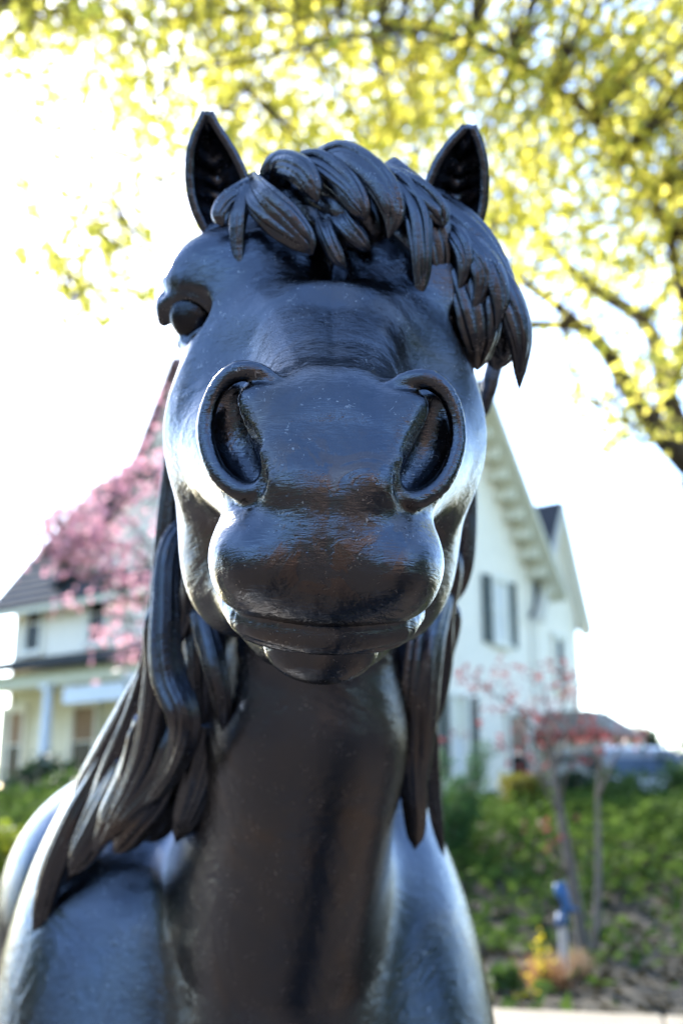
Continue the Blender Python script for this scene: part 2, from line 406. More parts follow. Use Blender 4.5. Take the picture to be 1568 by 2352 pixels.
for sd_ in (-1, 1):
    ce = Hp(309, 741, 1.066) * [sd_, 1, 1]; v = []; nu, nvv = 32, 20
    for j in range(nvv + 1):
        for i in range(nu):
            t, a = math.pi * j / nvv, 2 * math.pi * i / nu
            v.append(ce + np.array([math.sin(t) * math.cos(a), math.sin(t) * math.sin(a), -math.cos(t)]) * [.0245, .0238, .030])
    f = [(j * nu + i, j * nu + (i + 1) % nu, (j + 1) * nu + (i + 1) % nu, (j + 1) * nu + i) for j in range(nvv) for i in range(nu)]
    mesh_obj('eye', c2w(head_inv(np.array(v))) - np.array(HORSE.location), f, BRONZE_SHADED, HORSE, True)

# ------------------------------------------------------------------ mane, forelock, ears
def lock(name, pts, width, thick=.5, lean=(0, 0), n=30, m=20, seed=0, grooves=4, depth=.15, warp=False, strands=0):
    """one cast lock of hair: a tapering, grooved, pointed sweep; pts are (px, py, Z), width in px"""
    rnd = random.Random(seed)
    cp = np.array([U(x, y, gz(z) if warp else z) for x, y, z in pts]); c = catmull(cp, n)
    tt = np.linspace(0, 1, n); wd = np.interp(tt, np.linspace(0, 1, len(width)), width) / F * c[:, 2] * .5
    wd = np.convolve(np.pad(wd, 2, 'edge'), np.ones(5) / 5, 'valid')
    tip = np.clip((1 - tt) / .10, 0, 1) ** .55; wd = wd * (.12 + .88 * tip)
    T = np.gradient(c, axis=0); T /= np.linalg.norm(T, axis=1)[:, None]
    nv = -c / np.linalg.norm(c, axis=1)[:, None] + np.array([lean[0], lean[1], 0.0])
    nv = nv - T * (nv * T).sum(1)[:, None]; nv /= np.linalg.norm(nv, axis=1)[:, None]
    S = np.cross(T, nv)
    th = np.linspace(0, 2 * np.pi, m, endpoint=False); ph = rnd.uniform(0, 6.28)
    verts = []; f = []
    def sweep(c_, wd_, thick_, gr, dep, m_, ph):
        k0 = sum(len(q) for q in verts); v = []; th = np.linspace(0, 2 * np.pi, m_, endpoint=False)
        for i in range(n):
            w_ = wd_[i]; t_ = w_ * thick_
            g = 1 + dep * np.cos(gr * 2 * th + ph + 1.2 * tt[i]) * min(1, tt[i] * 6) + .05 * np.cos(5 * th + 7 * tt[i] + ph)
            cx = np.sign(np.cos(th)) * np.abs(np.cos(th)) ** .9 * w_; cy = np.sin(th) * t_ * g + .18 * t_ * np.cos(th + ph)
            v.append(c_[i] + cx[:, None] * S[i] + cy[:, None] * nv[i])
        verts.append(np.vstack(v))
        for i in range(n - 1):
            for k in range(m_): f.append((k0 + i * m_ + k, k0 + i * m_ + (k + 1) % m_, k0 + (i + 1) * m_ + (k + 1) % m_, k0 + (i + 1) * m_ + k))
        f.extend([tuple(k0 + q for q in range(m_))[::-1], tuple(k0 + (n - 1) * m_ + q for q in range(m_))])
    sweep(c, wd, thick, grooves, depth, m, rnd.uniform(0, 6.28))
    for j in range(strands):                            # thinner strands riding on the lock
        o = -.72 + 1.44 * (j + .5) / strands + rnd.uniform(-.12, .12); wv = rnd.uniform(.06, .16); pq = rnd.uniform(0, 6.28); e = rnd.uniform(.82, 1.0)
        off = (o * (1 - .5 * tt) + wv * np.sin(5 * tt + pq)) * wd
        hgt = thick * wd * np.sqrt(np.clip(1 - o * o, 0, 1)) * .80
        ws = wd * rnd.uniform(.26, .40) * np.clip((e - tt) / .14, .02, 1) ** .6 * np.clip(tt / .08, .3, 1)
        sweep(c + S * off[:, None] + nv * hgt[:, None], ws, .75, 2, .12, 12, pq)
    v = np.vstack(verts)
    return mesh_obj(name, c2w(v) - np.array(HORSE.location), f, BRONZE, HORSE, True)

FORELOCK = [
    ([(690, 420, 1.10), (780, 470, 1.03), (830, 540, 1.03), (850, 590, 1.04)], (150, 190, 160, 60), .30, (0, 0)),
    ([(860, 420, 1.10), (940, 500, 1.03), (985, 580, 1.01), (1010, 660, 1.01)], (150, 170, 130, 50), .30, (0, 0)),
    ([(960, 470, 1.10), (1060, 560, 1.04), (1130, 680, 1.03), (1160, 830, 1.05)], (130, 150, 130, 60), .35, (.4, 0)),
    ([(572, 408, 1.06), (602, 459, .995), (650, 507, .98), (698, 555, .975), (718, 586, .975)], (40, 88, 98, 66, 10), .40, (-.3, .2)),
    ([(600, 420, 1.07), (530, 450, 1.02), (503, 489, 1.005), (512, 520, 1.0)], (60, 48, 42, 14), .55, (-.5, .2)),
    ([(566, 430, 1.03), (548, 500, 1.0), (546, 570, .995), (552, 621, .99)], (40, 44, 32, 8), .60, (-.3, 0)),
    ([(620, 420, 1.08), (646, 378, 1.04), (690, 392, 1.0), (717, 430, .985), (730, 465, .98)], (70, 70, 72, 54, 12), .55, (0, .3)),
    ([(670, 400, 1.08), (725, 376, 1.03), (790, 420, .99), (825, 472, .975), (840, 507, .975)], (70, 70, 72, 60, 18), .50, (0, .3)),
    ([(720, 390, 1.08), (782, 358, 1.03), (845, 393, .99), (886, 441, .97), (903, 495, .965), (890, 550, .965)], (70, 76, 78, 72, 58, 6), .50, (.1, .3)),
    ([(840, 400, 1.08), (910, 423, 1.02), (954, 489, .985), (966, 567, .97), (968, 633, .97), (959, 692, .97)], (70, 84, 76, 54, 44, 8), .50, (.2, .2)),
    ([(860, 400, 1.08), (945, 438, 1.01), (1000, 483, .99), (1018, 522, .985)], (80, 80, 70, 24), .50, (.3, .3)),
    ([(1000, 500, 1.06), (1050, 545, 1.0), (1068, 603, .985), (1052, 674, .985)], (60, 56, 48, 6), .55, (.2, .1)),
    ([(1000, 510, 1.07), (1084, 575, 1.0), (1112, 640, .985), (1084, 726, .985)], (70, 80, 66, 10), .45, (.4, 0)),
    ([(1030, 520, 1.07), (1114, 600, .995), (1148, 682, .98), (1139, 757, .98)], (70, 66, 50, 6), .50, (.4, 0)),
    ([(1050, 530, 1.09), (1148, 655, 1.01), (1192, 770, 1.0), (1192, 895, 1.02)], (80, 86, 74, 14), .45, (.6, 0)),
    ([(1060, 560, 1.10), (1120, 660, 1.06), (1150, 760, 1.06), (1140, 850, 1.08)], (120, 130, 120, 60), .35, (.5, 0)),
    ([(1035, 560, 1.03), (1082, 660, 1.005), (1100, 760, 1.0), (1096, 850, 1.03)], (90, 116, 110, 40), .4, (.3, 0)),
    ([(734, 450, 1.06), (750, 530, 1.0), (775, 590, .99), (795, 618, .99)], (46, 48, 40, 8), .55, (0, 0)),
    ([(752, 440, 1.06), (790, 510, 1.0), (830, 555, .99), (850, 575, .99)], (60, 56, 44, 14), .55, (0, 0)),
    ([(500, 520, 1.12), (470, 560, 1.10), (455, 600, 1.10)], (40, 36, 10), .6, (-.5, 0)),
]
MANE = [
    # near side (left in the picture)
    ([(470, 900, 1.32), (440, 1150, 1.33), (450, 1400, 1.33), (440, 1600, 1.33), (390, 1780, 1.34)], (130, 150, 170, 190, 120), .4, (-.4, 0)),
    ([(430, 930, 1.30), (400, 1111, 1.31), (385, 1240, 1.31), (368, 1380, 1.31), (345, 1525, 1.31), (300, 1620, 1.32), (240, 1730, 1.34), (190, 1815, 1.36), (150, 1905, 1.38)], (50, 56, 60, 56, 56, 64, 70, 56, 20), .55, (-.6, 0)),
    ([(446, 980, 1.26), (434, 1150, 1.26), (429, 1243, 1.26), (406, 1345, 1.26)], (30, 34, 34, 8), .7, (-.3, 0)),
    ([(455, 1200, 1.26), (442, 1330, 1.26), (430, 1415, 1.26), (406, 1492, 1.26)], (40, 46, 44, 10), .7, (-.3, 0)),
    ([(470, 1300, 1.28), (458, 1419, 1.27), (442, 1500, 1.27), (428, 1550, 1.27)], (50, 56, 46, 12), .7, (-.2, 0)),
    ([(500, 1350, 1.22), (500, 1450, 1.18), (530, 1540, 1.15), (572, 1595, 1.13)], (60, 66, 56, 10), .6, (0, 0)),
    ([(468, 1250, 1.22), (474, 1420, 1.18), (478, 1560, 1.17), (474, 1680, 1.18), (462, 1760, 1.20), (452, 1800, 1.21)], (100, 110, 104, 84, 46, 10), .6, (.2, 0)),
    ([(440, 1540, 1.25), (415, 1680, 1.24), (385, 1790, 1.25), (345, 1890, 1.27), (320, 1930, 1.28)], (130, 150, 150, 110, 30), .5, (0, 0)),
    ([(450, 1260, 1.20), (462, 1400, 1.14), (492, 1520, 1.11), (512, 1620, 1.11), (512, 1690, 1.13)], (50, 56, 56, 44, 8), .6, (.1, 0)),
    ([(405, 1230, 1.27), (380, 1419, 1.22), (388, 1551, 1.17), (424, 1650, 1.13), (410, 1740, 1.14), (367, 1812, 1.18), (326, 1852, 1.20)], (50, 70, 84, 80, 64, 40, 8), .5, (-.2, 0)),
    ([(372, 1400, 1.27), (362, 1540, 1.24), (352, 1640, 1.22), (330, 1740, 1.21), (285, 1840, 1.22), (240, 1897, 1.23)], (50, 64, 70, 62, 48, 10), .55, (-.3, 0)),
    ([(420, 1600, 1.20), (400, 1720, 1.18), (360, 1800, 1.20), (300, 1865, 1.22), (228, 1942, 1.24)], (60, 76, 70, 60, 14), .55, (0, 0)),
    ([(350, 1520, 1.31), (310, 1640, 1.30), (262, 1755, 1.30), (222, 1850, 1.31), (182, 1930, 1.32)], (50, 60, 62, 54, 14), .6, (-.4, 0)),
    ([(300, 1660, 1.33), (228, 1795, 1.33), (178, 1880, 1.34), (132, 1980, 1.35), (106, 2060, 1.36), (94, 2120, 1.36), (84, 2186, 1.36)], (60, 70, 76, 74, 60, 46, 12), .55, (-.4, 0)),
    ([(250, 1780, 1.36), (190, 1880, 1.37), (150, 1980, 1.38), (120, 2060, 1.38)], (60, 80, 76, 30), .5, (-.4, 0)),
    ([(345, 1660, 1.25), (312, 1780, 1.25), (262, 1880, 1.26), (214, 1956, 1.27)], (80, 96, 84, 14), .55, (-.2, 0)),
    ([(400, 1730, 1.21), (350, 1840, 1.22), (292, 1926, 1.24), (262, 1960, 1.25)], (84, 92, 66, 14), .55, (0, 0)),
    ([(480, 1660, 1.17), (462, 1770, 1.18), (432, 1870, 1.21), (404, 1936, 1.23)], (80, 96, 76, 14), .55, (.1, 0)),
    ([(300, 1760, 1.28), (240, 1870, 1.29), (190, 1960, 1.30), (160, 2010, 1.31)], (80, 96, 70, 16), .5, (-.3, 0)),
    # far side (right in the picture)
    ([(1060, 900, 1.36), (1068, 1120, 1.36), (1060, 1290, 1.36), (1030, 1400, 1.36)], (40, 54, 60, 40), .6, (.5, 0)),
    ([(1030, 1280, 1.34), (1014, 1420, 1.33), (1008, 1520, 1.32), (990, 1630, 1.32), (962, 1712, 1.31)], (60, 62, 70, 66, 12), .6, (.4, 0)),
    ([(1000, 1330, 1.22), (972, 1480, 1.17), (962, 1650, 1.17), (957, 1780, 1.20), (950, 1846, 1.22)], (80, 100, 86, 60, 16), .5, (.1, 0)),
    ([(965, 1380, 1.19), (948, 1560, 1.16), (947, 1760, 1.19), (954, 1900, 1.24), (952, 1952, 1.25)], (80, 90, 70, 50, 16), .5, (.1, 0)),
    ([(985, 1660, 1.34), (988, 1780, 1.34), (1003, 1890, 1.34), (1019, 1968, 1.35)], (44, 40, 32, 8), .7, (.4, 0)),
    ([(1035, 1400, 1.35), (1022, 1500, 1.34), (1000, 1580, 1.34), (985, 1610, 1.34)], (40, 46, 40, 12), .7, (.5, 0)),
    ([(1128, 760, 1.20), (1127, 870, 1.20), (1116, 920, 1.20), (1108, 962, 1.20)], (44, 40, 34, 22), .6, (.4, 0)),
]
for i, (p_, w_, t_, l_) in enumerate(FORELOCK): lock('forelock_lock', [(x, y, z + .022) for x, y, z in p_], w_, t_ * .85, l_, 30, 28, i, warp=True, strands=3)
def rooted(p_, w_):                                 # locks that come out from behind the cheek start on the crest of the neck
    x, y, z = p_[0]
    if y > 1420: return p_, w_
    y1 = y - 40; zc = float(np.interp(y1, [600, 900, 1300, 1650], [1.00, 1.14, 1.27, 1.38])) + .02; s_ = -1 if x < 760 else 1
    return [(735 + s_ * 60, y1, zc), (735 + s_ * 190, y1 - 5, (zc + z) / 2 + .01)] + list(p_), (w_[0], w_[0]) + tuple(w_)
MANE = [([(x, y, z - .13 * min(1, max(0, (1800 - y) / 450))) for x, y, z in p_] if z0_ > 1.22 else p_, w_, t_, l_) for p_, w_, t_, l_ in MANE for z0_ in [p_[0][2]]]
MANE = [(*rooted(p_, w_), t_, l_) for p_, w_, t_, l_ in MANE]
for i, (p_, w_, t_, l_) in enumerate(MANE): lock('mane_lock', p_, w_, t_, l_, 54, 28, 40 + i, strands=4)

def ear(rows, Zb, Zt, seed):
    """rows: (py, left px, right px) from the tip down; a cupped shell open towards the viewer"""
    rnd = random.Random(seed); rows = np.array(rows, float); n, m = 40, 25
    py = np.linspace(rows[0, 0], rows[-1, 0], n)
    def sm(k): return np.convolve(np.pad(np.interp(py, rows[:, 0], rows[:, k]), 2, 'edge'), np.ones(5) / 5, 'valid')
    L, Rr = sm(1), sm(2); v = []
    for i in range(n):
        t = i / (n - 1); Z = Zt + (Zb - Zt) * t; hw = (Rr[i] - L[i]) / 2 / F * Z
        for j in range(m):
            s_ = -1 + 2 * j / (m - 1)
            fold = .0035 * math.sin(34 * t + 5 * abs(s_) + 2.0 * math.sin(9 * t + seed)) * (1 - abs(s_) ** 3) * min(1, 4 * t)
            z = Z + hw * 1.15 * (1 - s_ * s_) ** .75 + fold
            v.append(U((L[i] + Rr[i]) / 2 + s_ * (Rr[i] - L[i]) / 2, py[i], z))
    f = [(i * m + j, i * m + j + 1, (i + 1) * m + j + 1, (i + 1) * m + j) for i in range(n - 1) for j in range(m - 1)]
    o = mesh_obj('ear', c2w(np.array(v)) - np.array(HORSE.location), f, BRONZE, HORSE, True)
    md = o.modifiers.new('thickness', 'SOLIDIFY'); md.thickness = .007; md.offset = 0
    return o
ear([(256, 474, 480), (275, 464, 489), (300, 451, 505), (340, 437, 531), (370, 434, 548), (405, 433, 564), (450, 437, 574), (490, 449, 574), (530, 470, 560), (560, 490, 545)], gz(1.16), gz(1.13), 1)
ear([(289, 1073, 1082), (305, 1054, 1092), (330, 1030, 1102), (370, 1003, 1112), (410, 986, 1114), (445, 975, 1114), (490, 975, 1108), (530, 985, 1094), (560, 1010, 1078)], gz(1.16), gz(1.13), 2)
# ------------------------------------------------------------------ ground and garden wall
def dist_n(x, y): return (y + .225 * x) / 1.025       # metres across the wall line
def ground_h(x, y):
    d = dist_n(np.asarray(x, float), np.asarray(y, float))
    h = np.interp(d, [4.40, 4.46, 6.5, 7.6, 9.0, 12.0, 14.0, 18.0], [0, .60, .64, .70, .93, 1.34, 1.30, 1.12])
    drop = np.clip((np.asarray(x, float) - 3.2) / 1.6, 0, 1) * np.clip((d - 13.0) / 3.0, 0, 1)
    return h * (1 - drop) + .75 * drop
def leaf_mat(name, c0, c1, trans=.5, rough=.55):
    m = bpy.data.materials.new(name); m.use_nodes = True; n = m.node_tree; n.nodes.clear()
    o = n.nodes.new('ShaderNodeOutputMaterial'); mx = n.nodes.new('ShaderNodeMixShader'); mx.inputs[0].default_value = trans
    b = n.nodes.new('ShaderNodeBsdfPrincipled'); t = n.nodes.new('ShaderNodeBsdfTranslucent')
    b.inputs['Roughness'].default_value = rough; b.inputs['Specular IOR Level'].default_value = .3
    co = n.nodes.new('ShaderNodeTexCoord').outputs['Object']
    wn = n.nodes.new('ShaderNodeTexWhiteNoise'); q = n.nodes.new('ShaderNodeVectorMath'); q.operation = 'SNAP'; q.inputs[1].default_value = (.09, .09, .09)
    n.links.new(co, q.inputs[0]); n.links.new(q.outputs[0], wn.inputs['Vector'])
    f = math_n(n, 'ADD', math_n(n, 'MULTIPLY', wn.outputs['Value'], .55), math_n(n, 'MULTIPLY', noise(n, 1.7, 3, .5, co), .5))
    c = ramp(n, f, [(.15, c0), (.85, c1)])
    n.links.new(c, b.inputs['Base Color']); n.links.new(c, t.inputs['Color'])
    n.links.new(b.outputs[0], mx.inputs[1]); n.links.new(t.outputs[0], mx.inputs[2]); n.links.new(mx.outputs[0], o.inputs[0])
    return m
def leaf_arrays(P, size, rng, up=.3, aspect=.62):
    """pointed, slightly folded leaves of four triangles at the points P"""
    n = len(P); nrm = rng.normal(size=(n, 3)); nrm[:, 2] += up * 2; nrm /= np.linalg.norm(nrm, axis=1)[:, None]
    a = rng.normal(size=(n, 3)); a -= nrm * (a * nrm).sum(1)[:, None]; a /= np.linalg.norm(a, axis=1)[:, None]
    b = np.cross(nrm, a); L = size * rng.uniform(.65, 1.3, (n, 1)); W = L * aspect * .5
    fold = nrm * L * .12
    v = np.stack([P, P + a * L * .45 + b * W + fold, P + a * L, P + a * L * .45 - b * W + fold, P + a * L * .5], 1).reshape(-1, 3)
    k = np.arange(n)[:, None] * 5
    f = np.vstack([k + np.array([[0, 4, 1]]), k + np.array([[1, 4, 2]]), k + np.array([[0, 3, 4]]), k + np.array([[3, 2, 4]])])
    return v, f
def leaves(name, P, size, mat, parent, rng, up=.3, aspect=.62):
    v, f = leaf_arrays(np.asarray(P), size, rng, up, aspect)
    o = parent.location if parent else Vector((0, 0, 0))
    me = bpy.data.meshes.new(name); v = v - np.array(o)
    me.vertices.add(len(v)); me.vertices.foreach_set('co', v.astype(np.float32).ravel())
    me.loops.add(len(f) * 3); me.loops.foreach_set('vertex_index', f.astype(np.int32).ravel())
    me.polygons.add(len(f)); me.polygons.foreach_set('loop_start', (np.arange(len(f)) * 3).astype(np.int32))
    me.update(calc_edges=True); me.materials.append(mat)
    ob = bpy.data.objects.new(name, me); C.objects.link(ob)
    if parent: ob.parent = parent
    return ob
def ground_sheet(name, xs, ys, mat, dz=0.0, mask=None):
    X, Y = np.meshgrid(xs, ys, indexing='ij'); Zz = ground_h(X, Y) + dz
    v = np.stack([X, Y, Zz], -1).reshape(-1, 3); ny = len(ys); f = []
    for i in range(len(xs) - 1):
        for j in range(ny - 1):
            if mask is None or mask((xs[i] + xs[i + 1]) / 2, (ys[j] + ys[j + 1]) / 2):
                f.append((i * ny + j, (i + 1) * ny + j, (i + 1) * ny + j + 1, i * ny + j + 1))
    o = mesh_obj(name, v, f, mat, None, True); o['kind'] = 'structure'; return o
MAT_PAVE = plain('plaza pavers', (.058, .040, .028), .9, .3, 1.5, bstr=.3)
MAT_ASPH = plain('asphalt', (.05, .05, .052), .9, .25, 3, bstr=.3)
MAT_SOIL = plain('garden soil', (.017, .014, .006), .95, .5, 2.5, bstr=.8, bdist=.05)
MAT_LAWN = plain('lawn', (.055, .085, .022), .95, .35, 1.2, bstr=.6, bdist=.05)
MAT_STONE = plain('cut stone', (.20, .175, .13), .8, .22, 3, bstr=.3)
MAT_DARKWOOD = plain('bark', (.10, .072, .05), .9, .35, 12, bstr=.8, bdist=.02)
MAT_GREYBARK = plain('grey bark', (.20, .17, .14), .9, .3, 14, bstr=.6, bdist=.01)

xs = np.concatenate([np.linspace(-600, -30, 8), np.arange(-26, 26.1, .8), np.linspace(30, 600, 8)])
ysp = np.concatenate([np.linspace(-600, -16, 8), np.arange(-14, 12, 1.0)])
far = np.concatenate([np.arange(-4, 30, .35), np.linspace(32, 600, 10)])
v = []; f = []
plz = MB(); plz.add([(-600, -5.0, 0), (600, -5.0, 0), (600, 4.42 * 1.025 - .225 * 600, 0), (-600, 4.42 * 1.025 + .225 * 600, 0)], [(0, 1, 2, 3)])
# plaza up to the wall, street behind the viewer
pz = MB(); pz.add([(-60, -6, 0), (60, -6, 0), (60, 4.42 * 1.025 - .225 * 46, 0), (-60, 4.42 * 1.025 + .225 * 60, 0)], [(0, 1, 2, 3)])
pz.v[2] = (46.0, 4.42 * 1.025 - .225 * 46, 0); pz.v[1] = (46.0, -6, 0)
o = pz.build('plaza_pavement', MAT_PAVE); o['kind'] = 'structure'
o = mesh_obj('street', [(-600, -600, -.13), (600, -600, -.13), (600, -6, -.13), (-600, -6, -.13)], [(0, 1, 2, 3)], MAT_ASPH); o['kind'] = 'structure'
kb = MB(); kb.box((0, -6.07, -.06), (60, .075, .064)); o = kb.build('kerb', MAT_STONE); o['kind'] = 'structure'
gy = np.concatenate([np.arange(-13, 34, .45), np.linspace(36, 700, 9)])
gx = np.concatenate([np.linspace(-700, -32, 8), np.arange(-30, 30.1, .6), np.linspace(32, 700, 8)])
def in_bank(x, y): return dist_n(x, y) > 4.55 if abs(x) < 45 else y > 3
ground_sheet('ground', gx, gy, [MAT_SOIL], 0, in_bank)
lawn = ground_sheet('lawn', gx, gy, MAT_LAWN, .006, lambda x, y: dist_n(x, y) > 13.0)

# stone retaining wall with its cap stones; each cap stone is a piece of its own
YAW = math.atan2(-.225, 1); wall = empty('garden_wall', (0, 4.40 * 1.025, 0), YAW)
tag(wall, 'low stone retaining wall with pale cap stones behind the statue', 'wall')
m = MB()
for r_ in range(3):
    x = -9.0 + (.0 if r_ % 2 else -.3)
    while x < 9:
        wdt = random.Random(r_ * 100 + int(x * 10)).uniform(.42, .62)
        m.box((x + wdt / 2, .0, .10 + r_ * .2), (wdt / 2 - .006, .17 + random.Random(int(x * 77)).uniform(-.008, .008), .094)); x += wdt
o = m.build('stone_course', MAT_STONE, wall); o['kind'] = 'stuff'
cs = MB(); cs.box((0, 0, 0), (.395, .20, .034)); cap0 = cs.build('cap_stone', MAT_STONE, wall)
bv = cap0.modifiers.new('edge', 'BEVEL'); bv.width = .008; bv.segments = 2
for i in range(23):
    o = cap0 if i == 0 else cap0.copy()
    if i: C.objects.link(o); o.parent = wall
    o.location = (-8.8 + i * .8, .0, .637); o.rotation_euler = (0, 0, R(random.Random(i).uniform(-.4, .4)))

# bronze-coloured slab under the hooves
base = MB(); base.box((0, 0, .03), (.62, 1.25, .03)); o = base.build('statue_base', plain('dark granite', (.05, .05, .052), .35, .3, 30))
o.location = (-.30, 2.15, .0); o.rotation_euler = (0, 0, R(18)); tag(o, 'low dark granite slab under the hooves of the bronze horse', 'plinth')

# ------------------------------------------------------------------ the white house
GH = 1.12; HA = R(-38.0)
house = empty('white_house', (1.07, 22.9, GH), HA)
tag(house, 'white clapboard house with dark gabled roofs and a columned front porch', 'house')
HM = Matrix.Translation(house.location) @ Matrix.Rotation(HA, 4, 'Z'); HMi = HM.inverted()
def on_front(px, yl):                                  # local x on the house plane y = yl under image column px (level with the eye)
    k = (px - 784) / F / CP; c, s = math.cos(HA), math.sin(HA); hx, hy = house.location[:2]
    # X = hx + c x - s yl ; Y = hy + s x + c yl ; X = k Y
    return (k * (hy + c * yl) - hx + s * yl) / (c - k * s)
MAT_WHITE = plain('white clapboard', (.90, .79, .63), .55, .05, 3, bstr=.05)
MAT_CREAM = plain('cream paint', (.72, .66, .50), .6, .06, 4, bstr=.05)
MAT_TRIM = plain('pale trim', (.80, .74, .62), .5, .05, 5, bstr=.05)
MAT_ROOF = plain('dark shingle', (.045, .046, .052), .85, .3, 6, bstr=.5)
MAT_GREEN = plain('dark green shutter', (.025, .045, .042), .5, .2, 10)
MAT_COLUMN = plain('white column paint', (.74, .75, .80), .45, .04, 5, bstr=.04)
mg, ng, bgl = new_mat('window glass'); bgl.inputs['Base Color'].default_value = (.012, .014, .015, 1); bgl.inputs['Roughness'].default_value = .06; bgl.inputs['Specular IOR Level'].default_value = .12
MAT_GLASS = mg
MAT_CURT = plain('curtain', (.70, .66, .60), .9, .1, 9)
MAT_BROWN = plain('brown valance', (.30, .19, .12), .9, .25, 8)
EAVE, RIDGE, X0, Y1 = 6.35, 10.35, -13.2, 6.2
RG, RE = 8.25, 5.4                                      # rear gable: ridge and eave
def siding(mb, p0, p1, z0, z1, nrm, top=None, step=.115):
    """lapped boards from p0 to p1 (local x, y); top(t) gives the wall's height at t in 0..1"""
    p0 = Vector((*p0, 0)); p1 = Vector((*p1, 0)); nrm = Vector((*nrm, 0)); z = z0
    while z < z1 - 1e-3:
        ze = min(z + step, z1); a, b = 0.0, 1.0
        if top:
            ts = [t / 200 for t in range(201) if top(t / 200) >= z + step * .5]
            if not ts: break
            a, b = ts[0], ts[-1]
        q0 = p0.lerp(p1, a); q1 = p0.lerp(p1, b)
        v = [q0 + nrm * .020 + Vector((0, 0, z)), q1 + nrm * .020 + Vector((0, 0, z)), q1 + nrm * .004 + Vector((0, 0, ze)), q0 + nrm * .004 + Vector((0, 0, ze)), q0 + Vector((0, 0, z)), q1 + Vector((0, 0, z))]
        mb.add(v, [(0, 1, 2, 3), (4, 5, 1, 0)]); z = ze
m = MB(); m.box((X0 / 2, Y1 / 2, EAVE / 2 - .4), (-X0 / 2 - .03, Y1 / 2 - .03, EAVE / 2 + .4))
m.prism([(-.03, .03, EAVE - .01), (-.03, Y1 - .03, EAVE - .01), (-.03, Y1 / 2, RIDGE - .12)], (X0 + .06, 0, 0))
m.box((-3.2, 7.40, 2.3), (3.17, 1.3, 3.1))
m.prism([(-.03, 6.40, 5.39), (-.03, 8.68, 5.39), (-.03, 7.55, RG - .1)], (-6, 0, 0))
m.build('wall_core', MAT_WHITE, house)
m = MB(); siding(m, (X0, 0), (0, 0), -.8, EAVE, (0, -1)); o = m.build('front_siding', MAT_WHITE, house)
g = lambda t: EAVE + (RIDGE - EAVE) * (1 - abs(2 * t - 1)) - .1
m = MB(); siding(m, (0, 0), (0, Y1), -.8, RIDGE, (1, 0), g); o = m.build('gable_siding', MAT_WHITE, house)
g2 = lambda t: RE + (RG - RE) * (1 - abs(2 * t - 1)) - .05
m = MB(); siding(m, (.06, 6.38), (.06, 8.72), -.8, RG, (1, 0), g2); m.box((.02, 7.55, 2.3), (.035, 1.15, 3.09))
m.prism([(.0, 6.40, RE - .02), (.0, 8.70, RE - .02), (.0, 7.55, RG - .08)], (.056, 0, 0)); m.build('rear_gable_siding', MAT_WHITE, house)
def roof_plane(mb, a, b, c, d, th=.10):                # eave a-b, ridge c-d
    n = (Vector(b) - Vector(a)).cross(Vector(d) - Vector(a)).normalized(); n = n if n.z > 0 else -n
    mb.prism([a, b, c, d], n * th)
    # shingle courses
    A, B_, C_, D = map(Vector, (a, b, c, d)); k = max(2, int((D - A).length / .30))
    for i in range(k):
        p, q = A.lerp(D, i / k), B_.lerp(C_, i / k); p2, q2 = A.lerp(D, (i + 1) / k), B_.lerp(C_, (i + 1) / k)
        mb.add([p + n * (th + .022), q + n * (th + .022), q2 + n * (th + .004), p2 + n * (th + .004), p + n * th, q + n * th], [(0, 1, 2, 3), (4, 5, 1, 0)])
sl = (RIDGE - EAVE) / (Y1 / 2); ov = .62
m = MB(); roof_plane(m, (X0 - .6, -ov, EAVE - ov * sl), (.75, -ov, EAVE - ov * sl), (.75, Y1 / 2, RIDGE), (X0 - .6, Y1 / 2, RIDGE))
roof_plane(m, (X0 - .6, Y1 + ov, EAVE - ov * sl), (.75, Y1 + ov, EAVE - ov * sl), (.75, Y1 / 2, RIDGE), (X0 - .6, Y1 / 2, RIDGE)); m.build('roof', MAT_ROOF, house)
sl2 = (RG - RE) / 1.17
m = MB()
for s_ in (-1, 1): roof_plane(m, (-5, 7.55 + s_ * 1.37, RE - .2 * sl2), (.42 if s_ > 0 else .10, 7.55 + s_ * 1.37, RE - .2 * sl2), (.42, 7.55, RG), (-5, 7.55, RG), .09)
m.build('rear_roof', MAT_ROOF, house)
# deep cream soffits and rake boards
def rake(mb, x0_, x1_, yc, half, ze, zr, sgn, ovr=.62):
    k = (zr - ze) / half; a = (x0_, yc + sgn * (half + ovr), ze - ovr * k - .16); b = (x0_, yc, zr - .16)
    mb.prism([a, b, (b[0], b[1], b[2] + .14), (a[0], a[1], a[2] + .14)], (x1_ - x0_, 0, 0))
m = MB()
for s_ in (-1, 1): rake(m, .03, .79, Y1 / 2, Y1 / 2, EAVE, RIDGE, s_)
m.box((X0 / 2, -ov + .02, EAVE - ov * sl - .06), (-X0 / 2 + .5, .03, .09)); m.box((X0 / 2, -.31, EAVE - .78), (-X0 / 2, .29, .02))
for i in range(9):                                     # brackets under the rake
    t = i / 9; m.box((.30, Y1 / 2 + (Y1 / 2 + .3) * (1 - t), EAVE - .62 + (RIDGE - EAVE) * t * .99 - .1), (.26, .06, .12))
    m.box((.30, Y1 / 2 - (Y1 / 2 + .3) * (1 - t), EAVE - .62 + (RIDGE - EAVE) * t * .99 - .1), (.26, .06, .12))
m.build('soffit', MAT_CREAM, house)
m = MB()
for s_ in (-1, 1): rake(m, .09, .45, 7.55, 1.17, RE, RG, s_, .2)
m.build('rear_rake_board', MAT_TRIM, house)
